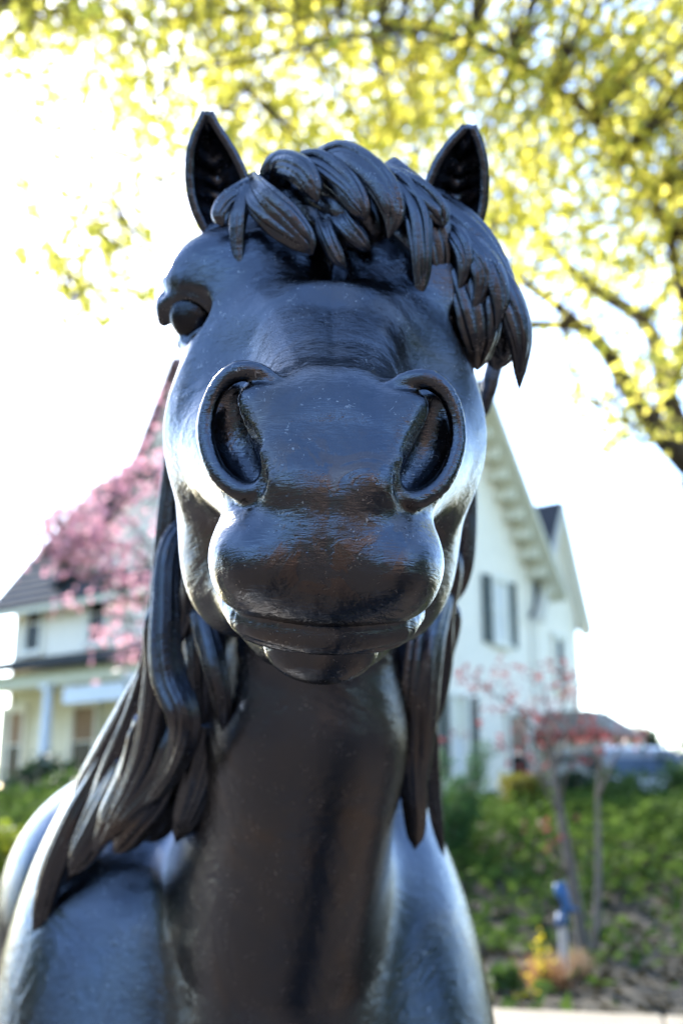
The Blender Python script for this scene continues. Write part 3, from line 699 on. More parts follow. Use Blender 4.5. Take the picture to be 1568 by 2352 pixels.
# small front gable
xa, xl, xr = on_front(352, 0), on_front(196, 0), on_front(500, 0); gz0, gz1 = EAVE + .1, EAVE + 2.5
m = MB(); m.prism([(xa - 2.6, -.30, gz0 - .1), (xa + 2.6, -.30, gz0 - .1), (xa, -.30, gz1)], (0, 2.2, 0))
siding(m, (xa - 2.6, -.31), (xa + 2.6, -.31), gz0 - .1, gz1, (0, -1), lambda t: gz0 - .1 + (gz1 - gz0) * (1 - abs(2 * t - 1))); m.build('front_gable', MAT_WHITE, house)
m = MB()
for s_ in (-1, 1): roof_plane(m, (xa + s_ * 3.1, -.75, gz0 - .55), (xa + s_ * 3.1, 2.4, gz0 - .55), (xa, 2.4, gz1 + .08), (xa, -.75, gz1 + .08), .14)
m.build('front_gable_roof', MAT_ROOF, house)

# tall steep gable rising through the main roof
xt = on_front(424, 0); tz0, tz1, th_ = 8.3, 11.6, 1.75
m = MB(); m.box((xt, 1.2, tz0 / 2 + 1.5), (th_ - .03, 1.45, tz0 / 2 - 1.5)); m.prism([(xt - th_ + .03, -.25, tz0 - .02), (xt + th_ - .03, -.25, tz0 - .02), (xt, -.25, tz1 - .06)], (0, 2.9, 0))
siding(m, (xt - th_, -.27), (xt + th_, -.27), EAVE - .3, tz1, (0, -1), lambda t: tz0 + (tz1 - tz0) * (1 - abs(2 * t - 1))); m.build('tall_gable', MAT_WHITE, house)
m = MB()
for s_ in (-1, 1): roof_plane(m, (xt + s_ * (th_ + .25), -.6, tz0 - .55), (xt + s_ * (th_ + .25), 2.8, tz0 - .55), (xt, 2.8, tz1 + .02), (xt, -.6, tz1 + .02), .10)
m.build('tall_gable_roof', plain('faded red shingle', (.20, .11, .11), .85, .25, 6, bstr=.4), house)

def window(xc, yc, zc_, w_, h_, face, shutters=False, curtain=None, rows=2):
    """face 'A' looks along -y, 'B' along +x; frame part with sash, pane sub-parts"""
    def tr(a, d, z): return (xc + a, yc - d, z) if face == 'A' else (xc + d, yc + a, z)
    def bx(mb, a, d, z, ha, hd, hz): mb.box(tr(a, d, z), (ha, hd, hz) if face == 'A' else (hd, ha, hz))
    m = MB()
    for s_ in (-1, 1): bx(m, s_ * (w_ / 2 + .05), .055, zc_, .055, .045, h_ / 2 + .10)
    bx(m, 0, .062, zc_ + h_ / 2 + .06, w_ / 2 + .16, .055, .06); bx(m, 0, .080, zc_ - h_ / 2 - .06, w_ / 2 + .16, .075, .045)
    fr = m.build('window', MAT_TRIM, house)
    m = MB(); bx(m, 0, .047, zc_, w_ / 2, .018, .022)
    for s_ in (-1, 1): bx(m, s_ * (w_ / 2 - .03), .046, zc_, .03, .016, h_ / 2)
    for z in (-1, 1): bx(m, 0, .045, zc_ + z * (h_ / 2 - .03), w_ / 2, .015, .03)
    m.build('sash', MAT_TRIM, fr)
    for z in (-1, 1):
        m = MB(); bx(m, 0, .034, zc_ + z * h_ / 4, w_ / 2 - .02, .004, h_ / 4 - .01); m.build('pane', MAT_GLASS if not curtain else curtain[0 if z < 0 else 1], fr)
    if shutters:
        for s_ in (-1, 1):
            m = MB(); c_ = s_ * (w_ / 2 + .34)
            for e in (-1, 1): bx(m, c_ + e * .17, .060, zc_, .03, .02, h_ / 2 + .06)
            for z in (-1, 0, 1): bx(m, c_, .060, zc_ + z * (h_ / 2), .14, .02, .05)
            sh = m.build('shutter', MAT_GREEN, house)
            m = MB(); k = int(h_ / .09)
            for i in range(k): bx(m, c_, .050, zc_ - h_ / 2 + .06 + i * (h_ - .12) / k + .03, .14, .012, .03)
            o = m.build('louver', MAT_GREEN, sh)
zw = 5.22
for px in (100, 241, 395): window(on_front(px, 0), 0, zw, .72, 1.62, 'A')
for px in (560, 720): window(on_front(px, 0), 0, zw, .72, 1.62, 'A')
window(0, 4.55, zw - .35, .55, 1.55, 'B', True, (MAT_CURT, MAT_CURT)); window(0, 1.5, zw - .35, .55, 1.55, 'B', True)
window(0, 2.5, 1.75, .62, 1.75, 'B', True, (MAT_CURT, MAT_CREAM)); window(0, 5.25, 1.45, 1.0, 1.9, 'B', False, (MAT_GLASS, MAT_BROWN))
window(.06, 7.55, 3.9, .5, 1.3, 'B')
for px in (74, 228, 330): window(on_front(px, 0), -.03, 1.85, .95, 1.9, 'A', False, (MAT_GLASS, MAT_BROWN))
# corner boards
for q in ((0.012, -.012), (.012, Y1 + .01), (X0, -.012)):
    m = MB(); m.box((q[0], q[1], EAVE / 2 - .45), (.07, .07, EAVE / 2 + .30)); m.build('corner_board', MAT_TRIM, house)
# front porch: deck, cream back wall, ceiling, fascia, roof, columns, hanging board
PD = 2.5; pz_ = 3.35
m = MB(); m.box((X0 / 2, -PD / 2, -.55), (-X0 / 2 + .3, PD / 2, .70)); m.build('porch_floor', plain('porch deck', (.30, .28, .25), .7, .15, 5), house)
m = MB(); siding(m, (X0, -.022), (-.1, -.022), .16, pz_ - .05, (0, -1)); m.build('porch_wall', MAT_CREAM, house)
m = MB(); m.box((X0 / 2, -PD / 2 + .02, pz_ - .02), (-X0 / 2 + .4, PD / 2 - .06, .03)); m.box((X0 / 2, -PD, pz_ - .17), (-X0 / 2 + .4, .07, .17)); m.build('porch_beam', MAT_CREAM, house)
m = MB(); roof_plane(m, (X0 - .7, -PD - .45, pz_ + .02), (.4, -PD - .45, pz_ + .02), (.4, -.03, pz_ + .75), (X0 - .7, -.03, pz_ + .75), .12); m.build('porch_roof', MAT_ROOF, house)
for px in (0, 141, 330, 520, 700, 880):
    x = on_front(px, -PD); m = MB()
    m.tube([(x, -PD, .15), (x, -PD, .35), (x, -PD, 1.4), (x, -PD, pz_ - .35)], [.150, .145, .140, .118], 16)
    m.box((x, -PD, .24), (.19, .19, .08)); m.box((x, -PD, pz_ - .37), (.17, .17, .05)); m.build('porch_column', MAT_COLUMN, house, False)
xl, xr = on_front(176, -PD), on_front(312, -PD)
m = MB(); m.box(((xl + xr) / 2, -PD - .02, pz_ - .62), ((xr - xl) / 2, .03, .19)); m.box((xl + .2, -PD - .02, pz_ - .39), (.012, .012, .06)); m.box((xr - .2, -PD - .02, pz_ - .39), (.012, .012, .06))
m.build('hanging_board', MAT_COLUMN, house)
# side entry porch at the far end, red-brown eaves
m = MB(); cx, cy = .85, 7.1; q = [(-1.0 + cx, cy - 1.1), (cx + 1.2, cy - 1.1), (cx + 1.2, cy + 1.1), (cx - 1.0, cy + 1.1)]
apx = [(cx - .9, cy - .5, 2.55), (cx - .9, cy + .5, 2.55), (cx + .45, cy + .5, 2.55), (cx + .45, cy - .5, 2.55)]
v = [(*a, 1.98) for a in q] + [(apx[0]), (apx[3]), (apx[2]), (apx[1])]
m.add(v, [(3, 2, 1, 0), (0, 1, 5, 4), (1, 2, 6, 5), (2, 3, 7, 6), (4, 5, 6, 7)]); m.build('side_porch_roof', plain('weathered shingle', (.23, .19, .15), .85, .3, 5), house)
m = MB(); m.box((cx + .1, cy - 1.09, 1.90), (1.12, .05, .09)); m.box((cx + 1.19, cy, 1.90), (.05, 1.04, .09)); m.build('side_porch_fascia', plain('red brown paint', (.20, .055, .04), .6, .15, 5), house)
m = MB(); m.box((cx + .25, cy, .45), (.70, .85, 1.40)); m.build('side_porch_wall', MAT_WHITE, house)
for dx, dy in ((1.05, -.98), (1.05, 0.98), (1.05, 0), (.0, -.98)):
    m = MB(); m.box((cx + dx, cy + dy, .4), (.09, .09, 1.42)); m.build('side_porch_post', MAT_TRIM, house)
m = MB(); m.box((-4.2, 2.9, 10.6), (.42, .42, .95)); m.box((-4.2, 2.9, 11.6), (.50, .50, .07)); m.build('chimney', plain('chimney brick', (.28, .12, .08), .85, .3, 8), house)
# ------------------------------------------------------------------ trees and plants
def PXw(px, py, Z): return c2w(np.array(U(px, py, Z)))
rng = np.random.default_rng(11)
M_SPRING = leaf_mat('spring leaves', (.54, .56, .09), (.78, .70, .16), .80)
M_PINK = leaf_mat('pink blossom', (.46, .21, .29), (.68, .40, .46), .5)
M_RED = leaf_mat('young red leaves', (.16, .035, .040), (.25, .075, .075), .4)
M_HEDGE = leaf_mat('ground cover leaves', (.045, .085, .016), (.095, .15, .030), .35)
M_LIME = leaf_mat('lime shrub leaves', (.16, .22, .02), (.30, .32, .04), .5)
M_DARKG = leaf_mat('dark shrub leaves', (.015, .035, .014), (.035, .065, .022), .2)
M_BOX = leaf_mat('boxwood leaves', (.12, .13, .02), (.22, .19, .025), .4)
M_YEL = leaf_mat('yellow petals', (.62, .52, .03), (.80, .62, .05), .4)
M_DRY = leaf_mat('dry grass', (.30, .15, .06), (.46, .26, .13), .35)
M_HEDGE.node_tree.nodes['Principled BSDF'].inputs['Specular IOR Level'].default_value = .08; M_HEDGE.node_tree.nodes['Principled BSDF'].inputs['Roughness'].default_value = .9
M_MID = leaf_mat('mid green leaves', (.05, .10, .02), (.09, .15, .03), .35)

def blob_pts(n, c, r, rng, shell=.5):
    d = rng.normal(size=(n, 3)); d /= np.linalg.norm(d, axis=1)[:, None]
    return np.asarray(c) + d * np.asarray(r) * (rng.uniform(shell, 1, (n, 1)) ** .7)

# big spring tree on the right whose limbs reach over the scene
base_p = np.array([3.75, 9.6, float(ground_h(3.75, 9.6)) - .1])
tree = empty('spring_tree', base_p); tag(tree, 'large tree with yellow green spring leaves reaching over the statue from the right', 'tree')
tm = MB(); limbs = []
def limb(pts, r0, r1, n=18):
    q = catmull(np.array(pts), n); limbs.append((q, np.linspace(r0, r1, n)))
    tm.tube([p - base_p for p in q], list(np.linspace(r0, r1, n)), 9)
fork = PXw(1600, 1090, 9.3)
limb([base_p, base_p + [-.05, .0, 1.4], (base_p + fork) / 2 + [.12, 0, .4], fork], .26, .17)
limb([fork, PXw(1500, 978, 9.1), PXw(1440, 890, 9.0), PXw(1385, 800, 8.9), PXw(1335, 752, 8.8), PXw(1200, 742, 8.5), PXw(1080, 700, 8.2)], .115, .016)
limb([PXw(1400, 820, 8.9), PXw(1300, 720, 9.0), PXw(1200, 645, 9.2), PXw(1130, 580, 9.3), PXw(1060, 470, 9.4), PXw(900, 330, 9.4)], .055, .012)
limb([fork, PXw(1530, 900, 9.6), PXw(1480, 740, 10.0), PXw(1330, 640, 10.4), PXw(1150, 430, 10.6), PXw(950, 200, 10.5), PXw(700, 80, 10.2)], .10, .014)
limb([PXw(1500, 960, 9.2), PXw(1572, 800, 8.8), PXw(1540, 560, 8.2), PXw(1420, 330, 7.8), PXw(1200, 150, 7.6), PXw(960, 70, 7.4), PXw(640, 120, 7.2), PXw(400, 170, 7.0)], .055, .007)
limb([fork, PXw(1700, 800, 9.6), PXw(1720, 400, 9.6), PXw(1600, -50, 9.2), PXw(1300, -250, 8.8), PXw(800, -260, 8.4), PXw(420, -150, 8.2)], .13, .014)
limb([PXw(1720, 420, 9.6), PXw(1560, 240, 10.2), PXw(1380, 60, 10.8), PXw(1100, -60, 11.2)], .06, .012)
limb([PXw(1480, 730, 10.0), PXw(1568, 620, 10.6), PXw(1700, 450, 11.4), PXw(1900, 200, 12)], .06, .014)
limb([PXw(960, 70, 7.4), PXw(700, 30, 7.6), PXw(330, 40, 7.8), PXw(60, 20, 8.0)], .018, .006)
limb([PXw(1290, 745, 8.7), PXw(1330, 900, 8.4), PXw(1420, 960, 8.2), PXw(1490, 1020, 8.1)], .022, .006)
limb([fork, PXw(1800, 900, 10), PXw(2050, 500, 10.5), PXw(2300, 100, 11)], .11, .02)
limb([PXw(640, 120, 7.2), PXw(420, 360, 7.4), PXw(240, 620, 7.6), PXw(160, 690, 7.7)], .010, .004)
LP = np.vstack([q for q, _ in limbs[1:]])
clumps = []
def crown_density(px, py):
    """how leafy the canopy is along a line of sight from the statue"""
    edge = np.interp(px, [-200, 60, 150, 300, 450, 700, 1000, 1150, 1300, 1420, 1568, 2300], [170, 230, 330, 440, 480, 560, 640, 690, 930, 900, 1010, 900])
    dens = np.interp(px, [-200, 0, 150, 260, 420, 560, 800, 2400], [.55, .70, .80, .80, .9, 1.0, 1.0, 1.0])
    thin = .35 if px > 1120 and py > 620 else 1.0
    return dens * thin * np.clip((edge - py) / 160, 0, 1)
while len(clumps) < 2700:
    px, py, Z = rng.uniform(-250, 2300), rng.uniform(-900, 1050), rng.uniform(7.0, 10.0)
    if rng.uniform() < crown_density(px, py) * .9: clumps.append(PXw(px, py, Z))
for px, py in ((170, 690), (130, 700), (255, 700), (345, 735), (390, 600), (225, 540), (160, 560), (75, 340), (60, 520), (110, 560), (150, 720), (40, 430), (180, 480), (300, 560), (230, 440), (60, 620), (330, 660), (20, 250), (120, 300), (1380, 985), (1465, 1010), (1480, 860), (1290, 880)):
    for k in range(3): clumps.append(PXw(px + rng.uniform(-45, 45), py + rng.uniform(-30, 30), rng.uniform(7.0, 8.2)))
clumps = np.array(clumps)
tw = MB(); pts = []
for c in clumps:
    j = np.argmin(((LP - c) ** 2).sum(1)); a = LP[j]; L = np.linalg.norm(c - a)
    if L > 3.2: a = c + (a - c) / L * 1.2
    mid = (a + c) / 2 + rng.normal(0, .12, 3) + [0, 0, .1]
    tw.tube([a - base_p, mid - base_p, c - base_p], [.010, .007, .003], 4, cap=False)
    k = rng.integers(14, 25)
    t = rng.uniform(.35, 1.1, (k, 1)); ax = (1 - t) * mid + t * c
    pts.append(ax + rng.normal(0, .15, (k, 3)))
pts = np.vstack(pts)
tm.build('trunk', MAT_DARKWOOD, tree, True); tw.build('twigs', MAT_DARKWOOD, tree)['kind'] = 'stuff'
leaves('crown', pts, .082, M_SPRING, tree, rng, .1, .8)

# pink blossom tree in front of the house
bp = np.array([-1.35, 14.2, float(ground_h(-1.35, 14.2)) - .05])
pt = empty('blossom_tree', bp); tag(pt, 'pink flowering tree in blossom before the white house porch', 'tree')
tm = MB(); PL = []
def plimb(pts, r0, r1, n=12):
    q = catmull(np.array(pts), n); PL.append(q); tm.tube([p - bp for p in q], list(np.linspace(r0, r1, n)), 7)
f0 = bp + [0, 0, 1.7]
plimb([bp, bp + [.06, 0, .8], f0], .11, .085)
for tx, ty in ((120, 1170), (100, 1290), (180, 1400), (290, 1480), (250, 1130), (330, 1040), (385, 910), (430, 960), (560, 1000), (420, 1350), (330, 1250), (700, 1150)):
    e = PXw(tx, ty, rng.uniform(13.3, 15.2)); plimb([f0, f0 * .55 + e * .45 + [0, 0, rng.uniform(.1, .5)], e], .05, .008)
PLP = np.vstack(PL[1:]); pts = []; tw = MB()
for i in range(900):
    px, py = (rng.uniform(70, 760), rng.uniform(890, 1540)) if i % 3 else (rng.uniform(80, 300), rng.uniform(1070, 1290))
    top = np.interp(px, [70, 100, 150, 200, 270, 330, 370, 400, 460, 560, 760], [1240, 1195, 1150, 1120, 1060, 1035, 950, 880, 860, 950, 1150]); bot = np.interp(px, [70, 150, 250, 340, 420, 760], [1320, 1420, 1500, 1540, 1480, 1350])
    if not (top < py < bot): continue
    if 205 < px < 370 and 1130 < py < 1250 and rng.uniform() < .8: continue
    if px < 260 and py > 1290 and rng.uniform() < .62: continue
    c = PXw(px, py, rng.uniform(13.2, 15.4)); j = np.argmin(((PLP - c) ** 2).sum(1)); a = PLP[j]
    tw.tube([a - bp, (a + c) / 2 + rng.normal(0, .06, 3) - bp, c - bp], [.010, .007, .004], 4, cap=False)
    k = rng.integers(2, 8); pts.append(c + rng.normal(0, 1, (k, 3)) * [.22, .22, .11])
tm.build('trunk', MAT_GREYBARK, pt, True); tw.build('twigs', MAT_GREYBARK, pt)['kind'] = 'stuff'
leaves('crown', np.vstack(pts), .11, M_PINK, pt, rng, .5, .85)

# slender young tree with red leaves on the bank
yb = PXw(1352, 2262, 6.05); yb[2] = float(ground_h(yb[0], yb[1])) - .03
yt = empty('young_tree', yb); tag(yt, 'slender young tree with bare grey stems and a few red leaves on the bank', 'tree')
tm = MB(); YL = []
def ylimb(pts, r0, r1, n=14):
    q = catmull(np.array(pts), n); YL.append(q); tm.tube([p - yb for p in q], list(np.linspace(r0, r1, n)), 8)
ylimb([yb, PXw(1345, 2200, 6.0), PXw(1318, 2050, 6.0), PXw(1290, 1890, 6.0), PXw(1272, 1780, 6.0), PXw(1262, 1660, 6.0), PXw(1240, 1540, 6.0)], .046, .003)
ylimb([yb + [.04, .02, 0], PXw(1368, 2150, 6.1), PXw(1374, 2000, 6.15), PXw(1372, 1830, 6.2), PXw(1380, 1720, 6.2), PXw(1402, 1590, 6.2)], .030, .003)
for a, e in (((1290, 1890), (1200, 1600)), ((1272, 1780), (1340, 1540)), ((1268, 1700), (1140, 1560)), ((1262, 1660), (1080, 1545)), ((1280, 1820), (1150, 1690)), ((1372, 1830), (1440, 1690)), ((1376, 1760), (1330, 1640)), ((1265, 1680), (1290, 1530)), ((1275, 1790), (1230, 1640)), ((1318, 2050), (1240, 1890)), ((1285, 1850), (1350, 1700))):
    z = rng.uniform(5.7, 6.4); A = PXw(*a, 6.05); E = PXw(*e, z); ylimb([A, (A + E) / 2 + rng.normal(0, .03, 3), E], .010, .002, 8)
tm.build('trunk', MAT_GREYBARK, yt, True)
pts = []
for q in YL[2:]:
    for s_ in range(2):
        c = q[rng.integers(4, 8)]; pts.append(c + rng.normal(0, 1, (11, 3)) * [.085, .07, .035])
for px, py in ((1090, 1545), (1130, 1540), (1180, 1555), (1200, 1620), (1240, 1540), (1300, 1545), (1340, 1560), (1220, 1690), (1330, 1590), (1060, 1690), (1300, 1690), (1370, 1680), (1420, 1690), (1200, 1590)):
    pts.append(PXw(px, py, rng.uniform(5.8, 6.3)) + rng.normal(0, 1, (11, 3)) * [.075, .06, .03])
leaves('crown', np.vstack(pts), .042, M_RED, yt, rng, .3, .6)

def shrub(name, label, c, r, n, size, mat, seed, cat='shrub', shell=.55, group=None, boxy=False, up=.3):
    """leafy mass with an uneven outline round a few stems"""
    g = np.random.default_rng(seed); c = np.array(c, float); gz = float(ground_h(c[0], c[1]))
    e = empty(name, (c[0], c[1], gz)); tag(e, label, cat, group)
    o_ = np.array(e.location); m = MB()
    for i in range(6):
        t = c + g.normal(0, .35, 3) * r; m.tube([g.normal(0, .04, 3) * [1, 1, 0] - [0, 0, .03], (t - o_) * .5 + g.normal(0, .03, 3), t - o_], [.018, .012, .005], 5)
    m.build('stem', MAT_GREYBARK, e)
    if boxy: P = c + g.uniform(-1, 1, (n, 3)) * r * (1 + .06 * g.normal(size=(n, 1)))
    else:
        sub = blob_pts(14, c, np.array(r) * .62, g, .3)
        P = np.vstack([blob_pts(n // 14, s_, np.array(r) * g.uniform(.32, .52), g, shell) for s_ in sub])
    P[:, 2] = np.maximum(P[:, 2], ground_h(P[:, 0], P[:, 1]) + .01)
    leaves('foliage', P, size, mat, e, g, up); return e
q = PXw(20, 1965, 6.6); shrub('lime_shrub', 'bright lime green shrub at the left edge below the porch', (q[0] - .15, q[1], 1.08), (.42, .40, .36), 3600, .06, M_LIME, 3, up=.6)
q = PXw(70, 1820, 15); shrub('porch_shrub', 'dark glossy evergreen shrub in front of the porch floor', (q[0], q[1], q[2] - .15), (.95, .8, .75), 3800, .11, M_DARKG, 4)
q = PXw(150, 1850, 14); shrub('flowering_shrub', 'loose green shrub with pale flowers beside the porch shrub', (q[0], q[1], q[2] - .1), (.8, .7, .55), 2200, .10, M_MID, 5)
q = PXw(1204, 1832, 11.5); shrub('boxwood_shrub', 'clipped square yellow green boxwood below the house wall', (q[0], q[1], q[2] + .02), (.235, .26, .21), 3400, .045, M_BOX, 6, boxy=True)
q = PXw(1425, 1860, 12.2); shrub('evergreen_shrub', 'low mid green shrub in front of the parked SUV', (q[0], q[1], q[2] + .12), (.46, .5, .40), 3600, .07, M_MID, 7)
q = PXw(1545, 1850, 12.6); shrub('evergreen_shrub', 'rounded green shrub at the right edge beside the parked SUV', (q[0] + .15, q[1], q[2] + .12), (.50, .5, .42), 3200, .07, M_MID, 8)
q = PXw(1335, 1840, 12.8); shrub('evergreen_shrub', 'dark green shrub between the boxwood and the parked SUV', (q[0], q[1], q[2] + .06), (.34, .4, .36), 2600, .07, M_DARKG, 9)
# upswept juniper by the house wall
jp = PXw(1030, 1870, 9.0); jp[2] = float(ground_h(jp[0], jp[1])); e = empty('juniper', jp); tag(e, 'upswept juniper with one long green branch in front of the white wall', 'shrub')
m = MB(); P = []
for ex, ey, z in ((1118, 1722, 9.0), (1085, 1752, 9.05), (1055, 1800, 9.1), (1085, 1835, 8.9), (1010, 1740, 9.1), (1050, 1850, 8.8), (985, 1800, 9.0), (1090, 1800, 9.2)):
    E = PXw(ex, ey, z); q = catmull(np.array([jp, jp * .5 + E * .5 + [-.02, 0, -.06], E]), 12); m.tube([k - jp for k in q], list(np.linspace(.022, .006, 12)), 6)
    for k in q[3:]: P.append(k + rng.normal(0, 1, (46, 3)) * [.048, .05, .036])
m.build('stem', MAT_DARKWOOD, e, True); leaves('foliage', np.vstack(P), .055, leaf_mat('juniper needles', (.05, .13, .035), (.10, .20, .06), .35), e, rng, .6, .35)
# far conifers at the right edge
def conifer(x, y, h, r, seed, label):
    g = np.random.default_rng(seed); z0 = float(ground_h(x, y)); e = empty('conifer', (x, y, z0)); tag(e, label, 'tree')
    m = MB(); m.tube([(0, 0, -.1), (0, 0, h * .5), (0, 0, h)], [.16, .1, .02], 8); m.build('trunk', MAT_DARKWOOD, e)
    P = []
    for i in range(int(h * 26)):
        t = g.uniform(.06, 1) ; a = g.uniform(0, 6.283); rr = r * (1 - t) ** .8 * g.uniform(.7, 1.1)
        u = np.linspace(.15, 1, 16)[:, None]; P.append(np.array([x, y, z0 + t * h]) + u * rr * np.array([math.cos(a), math.sin(a), -.25]) + g.normal(0, .07, (16, 3)))
    leaves('crown', np.vstack(P), .17, M_DARKG, e, g, .3, .4)
q = PXw(1474, 1692, 33.0); shrub('yew_bush', 'dark rounded yew bush behind the side porch roof and the SUV', (q[0], q[1], q[2] - .25), (.62, .8, .75), 2600, .14, M_DARKG, 21, up=.5)
conifer(6.75, 19.5, 6.2, 2.0, 22, 'tall dark conifer reaching in at the right edge of the picture')
conifer(13.5, 40, 5.5, 2.2, 23, 'distant dark conifer beyond the driveway')

# green ground cover over the crest of the bank, sparse below
n = 62000; g = np.random.default_rng(31)
X = g.uniform(-9, 7.5, n); D = 4.7 + 9.3 * g.uniform(0, 1, n) ** .8; Y = D * 1.025 - .225 * X
pn = np.sin(X * 2.1 + 1.3 * np.sin(D * 1.7)) + np.sin(D * 2.9 + X) + .8 * np.sin(X * 5.3 - D * 3.1)
keep = g.uniform(size=n) < np.clip(np.interp(D, [4.7, 6.8, 8.2, 9.6, 13.5], [.05, .18, .55, 1.0, 1.0]) + pn * .10 * (D < 10.5), .01, 1)
X, Y, D = X[keep], Y[keep], D[keep]
H_ = np.interp(D, [5, 9, 10, 13.5], [.05, .12, .22, .18])
o = leaves('ground_cover', np.stack([X, Y, ground_h(X, Y) + g.uniform(0, 1, len(X)) * H_ * (1 + .5 * np.sin(X * 3.7) * np.sin(Y * 2.3))], -1), .10, M_HEDGE, None, g, .8)
o['kind'] = 'stuff'; o['label'] = 'low green ground cover growing over the top of the bank'
n = 9000; X = g.uniform(-6, 6, n); D = g.uniform(4.65, 9.8, n); Y = D * 1.025 - .225 * X
M_LIT = leaf_mat('brown litter', (.022, .019, .008), (.055, .045, .018), .2, .95); M_LIT.node_tree.nodes['Principled BSDF'].inputs['Specular IOR Level'].default_value = .02
o = leaves('leaf_litter', np.stack([X, Y, ground_h(X, Y) + .006 + g.uniform(0, .02, n)], -1), .06, M_LIT, None, g, 1.2)
o['kind'] = 'stuff'; o['label'] = 'brown fallen leaves scattered over the dark garden soil'

# dry grass, yellow flowers and the taped stake behind the wall
def blades(name, label, x, y, n, hgt, spread, mat, seed, cat):
    g = np.random.default_rng(seed); z = float(ground_h(x, y)); e = empty(name, (x, y, z)); tag(e, label, cat)
    v = []; f = []
    for i in range(n):
        b = g.normal(0, .045, 2); t = b + g.normal(0, spread, 2); h = hgt * g.uniform(.55, 1.1); w_ = .0035; a = g.uniform(0, 3.14); s_ = np.array([math.cos(a), math.sin(a)]) * w_
        k = len(v)
        for u in (0, .35, .7): 
            c = b + (t - b) * u ** 1.8; v += [(*(c - s_ * (1 - u * .6)), h * u - .01), (*(c + s_ * (1 - u * .6)), h * u - .01)]
        v.append((*t, h)); f += [(k, k + 1, k + 3, k + 2), (k + 2, k + 3, k + 5, k + 4), (k + 4, k + 5, k + 6)]
    o = mesh_obj('blade', v, f, mat, e); o['kind'] = 'stuff'; return e
q = PXw(1262, 2330, 4.95); blades('dry_grass', 'orange brown dry grass tuft around the foot of the white stake', q[0], q[1], 300, .15, .05, M_DRY, 41, 'grass')
q = PXw(1322, 2330, 5.2); blades('dry_grass', 'pale tan dry grass tuft right of the white stake', q[0], q[1], 260, .14, .035, leaf_mat('tan grass', (.28, .19, .11), (.38, .27, .17), .35), 42, 'grass')
def stem_flower(label, px, pyt, pyb, Z, n, size, mat, seed):
    g = np.random.default_rng(seed); b = PXw(px, pyb, Z); b[2] = float(ground_h(b[0], b[1])); t = PXw(px - 4, pyt, Z)
    e = empty('flower', b); tag(e, label, 'flower', None); m = MB(); m.tube([(0, 0, -.02), tuple((t - b) * .5 + [.01, 0, 0]), tuple(t - b)], [.005, .004, .003], 6); m.build('stem', M_MID, e)
    u = g.uniform(.15, 1.03, (n, 1)); leaves('petal_cluster', b + (t - b) * u + g.normal(0, 1, (n, 3)) * [.022, .022, .02], size, mat, e, g, .3, .8)['kind'] = 'stuff'; return e
stem_flower('tall yellow flower spike in front of the white stake', 1246, 2165, 2330, 4.9, 70, .022, M_YEL, 51)
stem_flower('small yellow flower spike low beside the cap stones', 1215, 2300, 2345, 4.75, 60, .026, M_YEL, 52)
stem_flower('smallest yellow flower spike at the left of the dry grass', 1188, 2322, 2347, 4.7, 36, .024, M_YEL, 53)
q = PXw(1163, 2318, 4.85); shrub('low_plant', 'small green leafy plant behind the wall next to the horse shoulder', (q[0], q[1], float(ground_h(q[0], q[1])) + .06), (.10, .10, .07), 260, .045, M_MID, 54, 'plant')

# ------------------------------------------------------------------ stake with blue tape
sb = PXw(1297, 2275, 5.15); sb[2] = float(ground_h(sb[0], sb[1])) - .02; st_top = PXw(1290, 2118, 5.15)
e = empty('garden_stake', sb); tag(e, 'white plastic garden stake with blue tape tied round its top', 'stake')
m = MB(); d = st_top - sb; m.tube([(0, 0, 0), tuple(d * .5), tuple(d * 1.12)], .0205, 14); m.build('post', plain('white plastic', (.66, .65, .62), .45, .08, 10), e, False)
MB_BLUE = plain('blue tape', (.03, .12, .28), .4, .2, 20)
m = MB(); t_ = d * 1.0
m.tube([tuple(t_ + [0, 0, -.012]), tuple(t_ + [0, 0, .04])], .027, 14)
m.tube([tuple(t_ + [0, 0, .03]), tuple(t_ + [.025, -.01, .06]), tuple(t_ + [.02, -.012, .10]), tuple(t_ + [-.01, -.01, .14]), tuple(t_ + [-.02, 0, .175])], [.018, .022, .024, .026, .012], 8)
m.tube([tuple(t_ + [-.02, 0, .165]), tuple(t_ + [.012, .005, .17]), tuple(t_ + [.03, .01, .13]), tuple(t_ + [.02, .0, .08])], [.010, .016, .014, .012], 8)
m.tube([tuple(t_ + [.015, -.005, .055]), tuple(t_ + [.05, -.01, .062]), tuple(t_ + [.078, -.01, .05])], [.014, .013, .005], 8)
m.tube([tuple(t_ + [-.01, -.01, .03]), tuple(t_ + [-.025, -.015, .0]), tuple(t_ + [-.018, -.02, -.03])], [.012, .012, .004], 8)
m.build('blue_tape', MB_BLUE, e, True)

